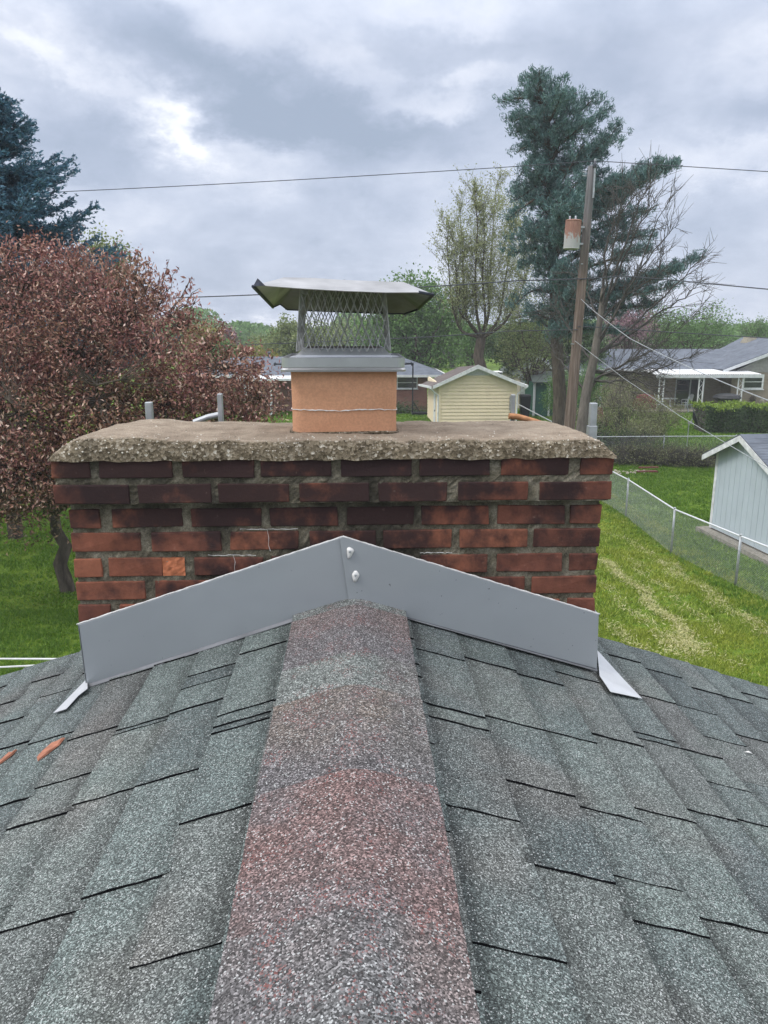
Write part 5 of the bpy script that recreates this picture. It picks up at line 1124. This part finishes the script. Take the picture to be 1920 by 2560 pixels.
# red brick house
Yh1 = 56.0; rb = thing('red_brick_house', (-8, Yh1, 0), 'low red brick house with grey hipped roof behind the flue', 'house')
xl, xr = AX(470, Yh1), AX(1068, Yh1); ez, rz_ = AZ(938, Yh1 - .5), AZ(891, Yh1 + 4.2)
mb = MB(); mb.box(xl, xr, Yh1, Yh1 + 8.4, 0, ez - .1); mb.build('wall', M['brick_red_far'], rb)
R0, R1 = Vector((AX(590, Yh1 + 4.2), Yh1 + 4.2, rz_)), Vector((AX(1000, Yh1 + 4.2), Yh1 + 4.2, rz_)); E_ = [Vector((xl - .8, Yh1 - .6, ez)), Vector((AX(1117, Yh1 - .6), Yh1 - .6, ez)), Vector((AX(1117, Yh1 - .6), Yh1 + 9, ez)), Vector((xl - .8, Yh1 + 9, ez))]
mb = MB(); mb.face([E_[0], E_[1], R1, R0]); mb.face([E_[1], E_[2], R1]); mb.face([E_[2], E_[3], R0, R1]); mb.face([E_[3], E_[0], R0]); mb.face([v - Vector((0, 0, .004)) for v in (E_[3], E_[2], E_[1], E_[0])]); mb.build('roof', M['roof_slate'], rb)
mb = MB(); mb.box(E_[0].x, E_[1].x, Yh1 - .72, Yh1 - .6, ez - .14, ez + .02); mb.box(E_[1].x, E_[1].x + .12, Yh1 - .72, Yh1 + 9, ez - .14, ez + .02); mb.build('gutter', M['white_paint'], rb)
window(rb, AX(992, Yh1), AX(1044, Yh1), AZ(972, Yh1), AZ(941, Yh1), Yh1)
window(rb, AX(620, Yh1), AX(660, Yh1), AZ(972, Yh1), AZ(946, Yh1), Yh1)
mb = MB(); mb.slab([(AX(600, 54), 52.4, AZ(946, 52.4)), (AX(733, 54), 52.4, AZ(946, 52.4)), (AX(745, 54), Yh1 - .73, ez - .02), (AX(600, 54), Yh1 - .73, ez - .02)], (0, 0, -.14)); mb.build('patio_cover', M['white_paint'], rb)
for px in (612, 676): mb = MB(); x = AX(px, 52.6); mb.box(x - .07, x + .07, 52.55, 52.69, 0, AZ(946, 52.4) - .1); mb.build('patio_post', M['white_paint'], rb)
mb = MB(); c = A(673, 885, Yh1 + 4); mb.lathe((c.x, Yh1 + 4.0, rz_ - .1), [(.09, 0), (.09, .35), (.16, .36), (.16, .42), (.05, .5)], 10); mb.build('vent_pipe', M['dark_metal'], rb)
bp = thing('black_pole_stand', (AX(1032, 54), 54, 0), 'tall black pole on a wide black base left of the yellow shed', 'pole')
x = AX(1032, 53.5); mb = MB(); mb.tube([(x, 53.5, .1), (x, 53.5, AZ(908, 53.5))], .05, 8); mb.build('upright', M['black'], bp)
mb = MB(); mb.slab([(x - .05, 53.1, .03), (x + 1.0, 53.1, .03), (x + 1.0, 53.9, .03), (x - .05, 53.9, .03)], (0, 0, .14)); mb.tube([(x, 53.5, .95), (x + .5, 53.5, .17)], .03, 6); mb.build('base', M['black'], bp)
mb = MB(); mb.beam((x - .5, 53.5, AZ(908, 53.5)), (x + .04, 53.5, AZ(908, 53.5) - .04), .08, .08); mb.build('top_arm', M['black'], bp)
# tan ranch house
Yh2 = 58.0; tn = thing('tan_ranch_house', (18, Yh2, 0), 'long tan brick ranch house with slate grey roof and white awning', 'house')
xl, xr = AX(1425, Yh2), AX(1850, Yh2); ez = AZ(925, Yh2 - .5); rz_ = AZ(873, Yh2 + 4.5); xe = AX(2500, Yh2)
mb = MB(); mb.box(xl, xr - .002, Yh2, Yh2 + 9, 0, ez - .1); mb.build('wall', M['brick_tan_far'], tn)
RL = AX(1505, Yh2 + 4.5); mb = MB(); e0 = xl - .7
mb.face([(e0, Yh2 - .6, ez), (xe, Yh2 - .6, ez), (xe, Yh2 + 4.5, rz_), (RL, Yh2 + 4.5, rz_)]); mb.face([(RL, Yh2 + 4.5, rz_), (xe, Yh2 + 4.5, rz_), (xe, Yh2 + 9.6, ez), (e0, Yh2 + 9.6, ez)]); mb.face([(e0, Yh2 + 9.6, ez), (e0, Yh2 - .6, ez), (RL, Yh2 + 4.5, rz_)]); mb.face([(e0, Yh2 - .6, ez - .004), (e0, Yh2 + 9.6, ez - .004), (xe, Yh2 + 9.6, ez - .004), (xe, Yh2 - .6, ez - .004)]); mb.build('roof', M['roof_slate'], tn)
mb = MB(); mb.box(e0, AX(1810, Yh2), Yh2 - .74, Yh2 - .61, ez - .15, ez + .01); mb.build('gutter', M['white_trim'], tn)
# projecting wing with gable
wx0 = AX(1818, Yh2 - 1.6); Yw = Yh2 - 1.6; ga = A(2010, 848, Yw - .4); gl = A(1806, 925, Yw - .4); wx1 = 2 * ga.x - wx0
mb = MB(); mb.box(wx0 + .35, wx1, Yw, Yh2 - .003, 0, AZ(933, Yw)); mb.build('wing_wall', M['brick_tan_far'], tn)
gz_ = lambda x: gl.z + (ga.z - gl.z) * (1 - abs(x - ga.x) / (ga.x - gl.x)); zb_ = AZ(933, Yw) + .002
mb = MB(); mb.slab([(wx0 + .3, Yw - .02, zb_), (wx1 + .3, Yw - .02, zb_), (ga.x, Yw - .02, ga.z - .1)], (0, .1, 0)); mb.build('gable_siding', M['grey_siding'], tn)
for sgn in (-1, 1):
    e = Vector((ga.x + sgn * (ga.x - gl.x), Yw - .5, gl.z)); a = Vector((ga.x, Yw - .5, ga.z)); mb = MB(); ps = [e, a, Vector((ga.x, Yh2 + 7, ga.z)), Vector((e.x, Yh2 + 4, gl.z))]
    mb.slab(ps, (0, 0, .05)); mb.build('wing_roof', M['roof_slate'], tn); mb = MB(); mb.slab([e, a, a - Vector((0, 0, .28)), e - Vector((0, 0, .2))], (0, -.04, 0)); mb.build('rake_board', M['white_trim'], tn)
window(tn, AX(1857, Yw), AX(1909, Yw), AZ(976, Yw), AZ(938, Yw), Yw, .12)
k0, k1 = AX(1856, 62), AX(1886, 62); mb = MB(); zt_ = AZ(843, 62); mb.box(k0, k1, 62, 63, 3.4, zt_ - .35); mb.box(k0 + .05, k1 - .05, 62.05, 62.95, zt_ - .35, zt_ - .2); mb.box(k0 + .15, k1 - .15, 62.1, 62.9, zt_ - .2, zt_); mb.build('stone_chimney', M['cream'], tn)
mb = MB(); c = A(1906, 868, 60); mb.lathe((c.x, 60.0, c.z - .1), [(.14, 0), (.14, .12), (.2, .13), (.2, .18)], 10); mb.build('roof_vent', M['black'], tn)
x0, x1 = AX(1690, Yh2), AX(1762, Yh2); mb = MB(); mb.box(x0, x1, Yh2 - .03, Yh2 - .004, .12, 2.15); d_ = mb.build('sliding_door', M['white_trim'], tn)
for q in range(2): mb = MB(); w_ = (x1 - x0) / 2; mb.box(x0 + w_ * q + .08, x0 + w_ * (q + 1) - .04, Yh2 - .05, Yh2 - .032, .2, 2.05); mb.build('pane', M['glass'], d_)
# awning
ya = 54.3; za_ = AZ(941, ya); a0, a1 = AX(1596, Yh2), AX(1905, ya); aw0 = AX(1650, ya) - .3
mb = MB(); nr_ = 46; zb2 = ez - .02
for k in range(nr_):
    u0, u1 = k / nr_, (k + 1) / nr_; w = lambda u, t: Vector(((a0 + (a1 - a0) * u) * (1 - t) + (aw0 + (a1 - aw0) * u) * t, (Yw - .55) * 0 + (Yh2 - .75) * (1 - t) + ya * t, zb2 * (1 - t) + (za_ + .06) * t))
    um = (u0 + u1) / 2; b = Vector((0, 0, .045)); mb.face([w(u0, 1), w(um - .003, 1) + b, w(um - .003, 0) + b, w(u0, 0)]); mb.face([w(um - .003, 1) + b, w(um + .003, 1) + b, w(um + .003, 0) + b, w(um - .003, 0) + b]); mb.face([w(um + .003, 1) + b, w(u1, 1), w(u1, 0), w(um + .003, 0) + b])
mb.build('corrugated_awning', M['white_paint'], tn)
mb = MB(); mb.box(aw0, a1, ya - .06, ya - .01, za_ - .16, za_ + .05); mb.build('awning_fascia', M['white_trim'], tn)
for pxp in (1655, 1754, 1852):
    xc = AX(pxp, ya + .1); o_ = thing('x', (0, 0, 0), '', '') if False else None; mb = MB(); zt_ = za_ - .16
    for dx in (-.16, .16): mb.box(xc + dx - .035, xc + dx + .035, ya + .06, ya + .13, .1, zt_)
    for k in range(7): z0 = .15 + k * (zt_ - .25) / 7; z1 = z0 + (zt_ - .25) / 7; s = 1 if k % 2 else -1; mb.beam((xc - .12 * s, ya + .095, z0), (xc + .12 * s, ya + .095, z1), .02, .03, (0, 1, 0))
    mb.build('trellis_post', M['white_paint'], tn)
mb = MB(); mb.box(AX(1600, ya), AX(1910, ya), ya - .4, Yw - .02, .01, .12); mb.build('patio_slab', M['concrete'], tn)
# patio furniture
def chair(cx, cy, rot, label, mat='white_trim', w=.5, group='patio chairs'):
    t = thing('patio_chair', (cx, cy, .12), label, 'chair', group); c, s = math.cos(rot), math.sin(rot)
    R_ = lambda x, y, z: Vector((cx + x * c - y * s, cy + x * s + y * c, .12 + z)); h = w / 2
    mb = MB(); mb.slab([R_(-h, -h, .42), R_(h, -h, .42), R_(h, h, .40), R_(-h, h, .40)], (0, 0, .035)); mb.build('seat', M[mat], t)
    mb = MB(); mb.slab([R_(-h, h, .5), R_(h, h, .5), R_(h * .9, h + .14, .95), R_(h * .5, h + .16, 1.04), R_(-h * .5, h + .16, 1.04), R_(-h * .9, h + .14, .95)], (0, 0.02, .01)); mb.build('backrest', M[mat], t)
    for sx in (-1, 1):
        for sy in (-1, 1): mb = MB(); mb.tube([R_(sx * h * .9, sy * h * .9, .42), R_(sx * h * 1.02, sy * h * 1.05, 0)], .022, 6); mb.build('leg', M[mat], t)
        mb = MB(); mb.tube([R_(sx * h, -h, .42), R_(sx * h, -h, .64), R_(sx * h, h, .66)], .02, 6); mb.build('armrest', M[mat], t)
chair(AX(1716, 56), 55.6, -1.4, 'white patio chair right of the small round table under the awning'); chair(AX(1652, 56.5), 56.4, 1.4, 'white patio chair half hidden behind the left awning post')
tt_ = thing('patio_table', (AX(1680, 56), 56, .12), 'small round white pedestal table between the patio chairs', 'table'); x = AX(1680, 56)
mb = MB(); mb.lathe((x, 56, .80), [(.5, 0), (.52, .02), (.5, .04)], 18); mb.build('tabletop', M['white_trim'], tt_); mb = MB(); mb.lathe((x, 56, .12), [(.05, .68), (.045, .3), (.06, .12)], 8); mb.build('pedestal', M['white_trim'], tt_)
for q in range(3): an = q * 2.094 + .4; mb = MB(); mb.tube([(x, 56, .3), (x + .2 * math.cos(an), 56 + .2 * math.sin(an), .25), (x + .42 * math.cos(an), 56 + .42 * math.sin(an), .12)], .02, 6); mb.build('leg', M['white_trim'], tt_)
x = AX(1616, 55.5); rc = thing('covered_grill', (x, 55.5, .0), 'dark red covered patio item left of the awning posts', 'grill cover'); mb = MB(); loft(mb, [[(x + a_ * s_, 55.5 + b_ * s_ * .6, z_) for a_, b_ in rrect(0, 0, 1, 1, .35, 3)] for s_, z_ in ((.72, .02), (.76, .4), (.70, .85), (.52, 1.12), (.2, 1.2), (.01, 1.2))]); mb.build('cover', M['red_paint'], rc, smooth=False); mb = MB(); mb.box(x - .5, x + .5, 55.2, 55.8, 0.0, .02); mb.build('foot', M['black'], rc)
x = AX(1822, 53); gr = thing('kettle_grill', (x, 53, 0), 'black covered barbecue behind the hedge by the awning posts', 'barbecue'); mb = MB(); mb.lathe((x, 53, 0), [(.05, .55), (.75, .95), (.95, 1.15), (.80, 1.32), (.45, 1.42), (.1, 1.45)], 16); mb.build('lid', M['black'], gr)
for q in range(3): an = q * 2.094; mb = MB(); mb.tube([(x + .3 * math.cos(an), 53 + .3 * math.sin(an), .8), (x + .6 * math.cos(an), 53 + .6 * math.sin(an), 0)], .03, 6); mb.build('leg', M['dark_metal'], gr)
for (px_, py_, r_, mt, lab, nm) in ((1882, 997, .28, 'bark', 'round dark brown sunburst ornament on the tan house wall', 'wall_ornament'), (1905, 1003, .2, 'cream', 'round pale ornament on the tan house wall beside the dark one', 'wall_ornament')):
    c = A(px_, py_, Yw - .03); t = thing(nm, tuple(c), lab, 'wall ornament'); mb = MB(); mb.lathe(c, [(r_ * .7, 0), (r_ * .72, -.03), (r_ * .3, -.07), (.02, -.08)], 16, 'Y'); mb.build('disc', M[mt], t)
    for q in range(12): an = q * math.pi / 6; mb = MB(); mb.beam(c + Vector((math.cos(an) * r_ * .65, -.01, math.sin(an) * r_ * .65)), c + Vector((math.cos(an) * r_, -.01, math.sin(an) * r_)), .05, .02, (0, 1, 0)); mb.build('ray', M[mt], t)
# satellite dish on its own post
Yd = 37.5; dc = A(1733, 1046, Yd); sd = thing('satellite_dish', (A(1722, 1100, Yd).x, Yd, 0), 'black satellite dish on a thin post in front of the hedge', 'satellite dish')
mb = MB(); nn_ = Vector((.90, -.30, .32)).normalized(); ux = nn_.cross(Vector((0, 0, 1))).normalized(); uz = ux.cross(nn_); rings = []
for (r_, dd) in ((.02, .0), (.16, .02), (.30, .07), (.40, .13), (.41, .125), (.3, .05), (.02, -.03)):
    rings.append([dc + ux * math.cos(a_) * r_ * .85 + uz * math.sin(a_) * r_ * 1.0 + nn_ * dd for a_ in [2 * math.pi * k / 24 for k in range(24)]])
loft(mb, rings); mb.build('reflector', M['black'], sd, smooth=True)
pz = A(1722, 1062, Yd); mb = MB(); mb.tube([(pz.x, Yd, 0), (pz.x, Yd, pz.z), dc - nn_ * .03], .022, 8); mb.build('post', M['grey_metal'], sd)
mb = MB(); mb.tube([A(1721, 1030, Yd), A(1717, 1012, Yd), A(1721, 998, Yd), A(1724, 991, Yd)], [.03, .03, .035, .05], 8); mb.build('feed_arm', M['grey_metal'], sd)
c = A(1725, 1056, Yd - .1); mb = MB(); mb.box(c.x - .09, c.x + .09, c.y - .05, c.y + .05, c.z - .07, c.z + .06); mb.build('receiver_head', M['grey_siding'], sd)
# cream garage, green outbuilding, bin, red garden chair, parked car
Yg = 57.0; gg = thing('cream_garage', (AX(1296, Yg), Yg, 0), 'cream gabled garage with white rake trim behind the yellow shed', 'garage'); a = A(1348, 890, Yg); l = A(1293, 937, Yg); rr_ = 2 * a.x - l.x
mb = MB(); mb.slab([(l.x + .25, Yg, 0), (rr_ - .25, Yg, 0), (rr_ - .25, Yg, l.z), (a.x, Yg, a.z - .15), (l.x + .25, Yg, l.z)], (0, .1, 0)); mb.box(l.x + .25, l.x + .4, Yg + .101, Yg + 7, 0, l.z - .1); mb.build('wall', M['cream'], gg)
for (e) in (l.x, rr_):
    mb = MB(); mb.slab([Vector((e, Yg - .4, l.z - .1)), Vector((a.x, Yg - .4, a.z)), Vector((a.x, Yg + 7.2, a.z)), Vector((e, Yg + 7.2, l.z - .1))], (0, 0, .06)); mb.build('roof', M['roof_green'], gg)
    mb = MB(); mb.slab([Vector((e, Yg - .42, l.z - .04)), Vector((a.x, Yg - .42, a.z + .06)), Vector((a.x, Yg - .42, a.z - .16)), Vector((e, Yg - .42, l.z - .24))], (0, -.04, 0)); mb.build('rake_board', M['white_trim'], gg)
mb = MB(); mb.box(l.x + .3, l.x + .75, Yg - .04, Yg - .002, 0, l.z - .05); mb.build('corner_board', M['white_trim'], gg)
Yo = 52.0; ob = thing('green_outbuilding', (AX(1338, Yo), Yo, 0), 'low dark green outbuilding with a green door and white posts behind pole', 'outbuilding')
x0, x1 = AX(1338, Yo), AX(1503, Yo); zt_ = AZ(958, Yo); mb = MB(); mb.box(x0, x1, Yo + .02, Yo + 3, 0, zt_); mb.build('wall', M['green_paint'], ob)
mb = MB(); mb.box(x0 + .08, AX(1373, Yo), Yo - .05, Yo + .018, 0, zt_ - .06); mb.build('door', M['green_paint'], ob)
for px_ in (1337, 1375, 1503): x = AX(px_, Yo); mb = MB(); mb.box(x - .07, x + .07, Yo - .09, Yo + .015, .0, zt_); mb.build('white_post', M['white_trim'], ob)
mb = MB(); mb.slab([(x0 - .3, Yo - .5, zt_ + .02), (x1 + .4, Yo - .5, zt_ + .02), (x1 + .4, Yo + 3.2, AZ(932, Yo + 3)), (x0 + .3, Yo + 3.2, AZ(932, Yo + 3))], (0, 0, .07)); mb.build('roof', M['roof_green'], ob)
mb = MB(); mb.beam(A(1440, 931, Yo), A(1470, 945, Yo - .6), .06, .10); mb.beam(A(1384, 955, Yo - .6), A(1404, 946, Yo - .55), .06, .08); mb.build('white_fascia', M['white_trim'], ob)
Yn = 50.0; c = A(1312, 1013, Yn); bn = thing('trash_bin', (c.x, Yn, 0), 'black plastic wheeled bin standing beside the cream garage', 'bin'); z0 = max(0, c.z - .4)
def boxt(mb, cx, cy, w0, w1, z0, z1, d=.8): mb.raw([(cx - w0, cy - w0 * d, z0), (cx + w0, cy - w0 * d, z0), (cx + w0, cy + w0 * d, z0), (cx - w0, cy + w0 * d, z0), (cx - w1, cy - w1 * d, z1), (cx + w1, cy - w1 * d, z1), (cx + w1, cy + w1 * d, z1), (cx - w1, cy + w1 * d, z1)], [(0, 3, 2, 1), (4, 5, 6, 7), (0, 1, 5, 4), (1, 2, 6, 5), (2, 3, 7, 6), (3, 0, 4, 7)])
zt_ = A(1312, 986, Yn).z; mb = MB(); boxt(mb, c.x, Yn, .26, .34, .02, zt_ - .1); mb.build('body', M['black'], bn, bevel=.02); mb = MB(); boxt(mb, c.x, Yn, .37, .30, zt_ - .098, zt_); mb.build('lid', M['black'], bn, bevel=.02)
for dx in (-.24, .24): mb = MB(); mb.lathe((c.x + dx, Yn + .22, .12), [(.12, -.03), (.12, .03)], 12, 'X'); mb.build('wheel', M['dark_metal'], bn)
Ya = 46.5; x = A(1498, 1040, Ya).x; ac = thing('garden_chair', (x, Ya, 0), 'dark red slatted garden chair right of the weathered bracket', 'chair')
for k in range(5): mb = MB(); xx = x - .28 + k * .14; mb.slab([(xx - .055, Ya + .1, .3), (xx + .055, Ya + .1, .3), (xx + .055, Ya + .45, 1.22 - abs(k - 2) * .05), (xx - .055, Ya + .45, 1.22 - abs(k - 2) * .05)], (0, .03, 0)); mb.build('back_slat', M['red_paint'], ac)
for k in range(4): mb = MB(); mb.box(x - .3, x + .3, Ya - .45 + k * .14, Ya - .33 + k * .14, .36 - k * .02, .385 - k * .02); mb.build('seat_slat', M['red_paint'], ac)
for sx in (-1, 1):
    mb = MB(); mb.box(x + sx * .34 - .03, x + sx * .34 + .03, Ya - .48, Ya - .40, 0, .58); mb.build('leg', M['red_paint'], ac); mb = MB(); mb.box(x + sx * .34 - .03, x + sx * .34 + .03, Ya + .25, Ya + .33, 0, .60); mb.build('leg', M['red_paint'], ac)
    mb = MB(); mb.box(x + sx * .35 - .07, x + sx * .35 + .07, Ya - .55, Ya + .35, .605, .635); mb.build('armrest', M['red_paint'], ac)
def car(cx, cy, label):
    t = thing('parked_car', (cx, cy, 0), label, 'car'); mb = MB(); pr = [(-2.2, .35), (-2.25, .75), (-1.5, .95), (-.9, 1.45), (.8, 1.5), (1.6, 1.0), (2.2, .9), (2.25, .4)]
    mb.slab([(cx + a_, cy - .85, b_) for a_, b_ in pr], (0, 1.7, 0)); mb.build('body', M['white_paint'], t, bevel=.08)
    for (a_, b_) in ((-.85, -.05), (.02, .95)): mb = MB(); mb.slab([(cx + a_ - .2 * (a_ < -.5), cy - .87, 1.0), (cx + b_ + .25 * (b_ > .5), cy - .87, 1.0), (cx + b_, cy - .87, 1.38), (cx + a_, cy - .87, 1.38)], (0, .015, 0)); mb.build('window', M['glass'], t)
    for dx in (-1.35, 1.4):
        mb = MB(); mb.lathe((cx + dx, cy - .8, .34), [(.34, -.1), (.34, .1)], 18, 'Y'); w = mb.build('wheel', M['black'], t); mb = MB(); mb.lathe((cx + dx, cy - .9, .34), [(.2, -.012), (.2, .0)], 14, 'Y'); mb.build('rim', M['grey_metal'], w)
cc_ = A(1252, 934, 80); car(cc_.x, 80, 'white parked car far behind, just above the yellow shed right slope')
# odds and ends by the rear fence: pale stones and two reddish boards
STL = ['pale stone in the loose row at the foot of the brush bed'] * 26
for k in range(26):
    c = G(1528 + random.random() * 82, 1181 + random.uniform(-4, 5)); r_ = random.uniform(.05, .11); mb = MB(); V_ = [Vector(d_) * r_ * random.uniform(.7, 1.2) for d_ in ((1, 0, 0), (.3, .9, 0), (-.9, .5, 0), (-.8, -.6, 0), (.2, -1, 0), (.5, 0, .6), (-.4, .1, .65))]
    mb.raw([c + v + Vector((0, 0, .02)) for v in V_], [(0, 1, 5), (1, 2, 6, 5), (2, 3, 6), (3, 4, 5, 6), (4, 0, 5), (4, 3, 2, 1, 0)]); mb.build('stone', M['pebble'], None, label=STL[k], category='stone', group='pale stones below the brush bed')
for (px_, py_, lab) in ((1622, 1172, 'upper reddish board lying at the edge of the brush bed'), (1618, 1182, 'lower reddish board lying at the edge of the brush bed')):
    c = G(px_, py_); mb = MB(); mb.obox(c + Vector((0, 0, .05)), (.42, .03, 0), (-.01, .09, 0), (0, 0, .035)); mb.build('board', M['red_paint'], None, label=lab, category='board')

# ------------------------------------------------------------------ grass
def grass(name, x0, x1, y0, y1, n, h, mat, seed, width=.011, clump=2.4, dens=None, lean=.5):
    r = np.random.default_rng(seed); X = r.uniform(x0, x1, n * 2); Y = y0 + (y1 - y0) * r.random(n * 2)
    nz = vnoise(X + 90, Y + 90, clump, seed) * .6 + vnoise(X + 90, Y + 90, clump * 4, seed + 1) * .4; keep = r.random(n * 2) < np.clip((nz - .2) * 1.7, .08, 1)
    if dens is not None: keep &= r.random(n * 2) < dens(X, Y)
    X, Y, nz = X[keep], Y[keep], nz[keep]; m = len(X); H_ = h * r.uniform(.5, 1.3, m) * (.6 + nz * .8); th = r.random(m) * 6.283; W_ = width * r.uniform(.7, 1.4, m); ln = r.normal(size=(m, 2)) * H_[:, None] * lean
    B = np.stack([X, Y, np.zeros(m)], 1); s = np.stack([np.cos(th) * W_, np.sin(th) * W_, np.zeros(m)], 1); T = B + np.stack([ln[:, 0], ln[:, 1], H_], 1)
    V = np.stack([B - s, B + s, T], 1).reshape(-1, 3); np_mesh(name, V, np.arange(3 * m).reshape(-1, 3), M[mat], None, kind='stuff', label='short mown lawn grass with paler clumps', category='grass')
grass('lawn_grass', 1.6, 9.4, 6.5, 15, 150000, .055, 'grass_blade', 71, .010)
grass('lawn_grass', 2.2, 9.4, 15, 32, 130000, .07, 'grass_blade', 72, .016)
grass('lawn_grass', 8.4, 16, 14, 33, 100000, .075, 'grass_blade_dark', 73, .018)
grass('lawn_grass', -12, -2.2, 7.5, 16, 150000, .055, 'grass_blade_dark', 74, .010)
grass('lawn_grass', -13, -3, 16, 30, 70000, .07, 'grass_blade_dark', 75, .016)
grass('lawn_grass', -2.2, 1.6, 5, 30, 60000, .07, 'grass_blade', 77, .014)
grass('lawn_grass', -22, -12, 8, 33, 60000, .09, 'grass_blade_dark', 78, .03)
grass('lawn_grass', -10, 24, 33, 56, 90000, .09, 'grass_blade_dark', 76, .035)
# rows of dry clippings left by the mower
rs = np.random.default_rng(5); C = []
for (pts, w, dens) in (([(1500, 1405), (1555, 1440), (1620, 1500), (1680, 1560), (1715, 1590)], .13, 560), ([(1700, 1598), (1722, 1608), (1735, 1625)], .26, 1500), ([(1640, 1408), (1700, 1440), (1765, 1480), (1830, 1530), (1920, 1590)], .16, 300), ([(1500, 1560), (1560, 1590), (1640, 1650)], .14, 260),
                       ([(1500, 1330), (1560, 1350), (1600, 1375)], .12, 120), ([(1640, 1600), (1720, 1640)], .2, 180), ([(1560, 1520), (1600, 1550)], .12, 120), ([(1780, 1640), (1880, 1690)], .2, 90), ([(1500, 1460), (1600, 1545), (1700, 1650)], .12, 110), ([(1560, 1395), (1680, 1490), (1800, 1590)], .12, 110), ([(1600, 1370), (1720, 1440)], .1, 100)):
    P = [G(*p) for p in pts]
    for a, b in zip(P[:-1], P[1:]):
        n = int((b - a).length * dens * 1.2)
        for k in range(n):
            t = rs.random(); q = a.lerp(b, t); q.x += .10 * math.sin(q.y * 3.1); cl_ = .5 + .5 * math.sin(q.x * 9 + q.y * 7) ; 
            if rs.random() < .35 + .65 * cl_: C.append((q.x + rs.normal() * w * .75, q.y + rs.normal() * w, .035 + abs(rs.normal()) * .025))
V, Q = leaf_cloud(np.array(C), .09, .13, 0, None, 2, 0); np_mesh('grass_clippings', V, Q, M['straw'], None, kind='stuff', label='dried pale grass clippings lying in rows on the lawn', category='clippings')
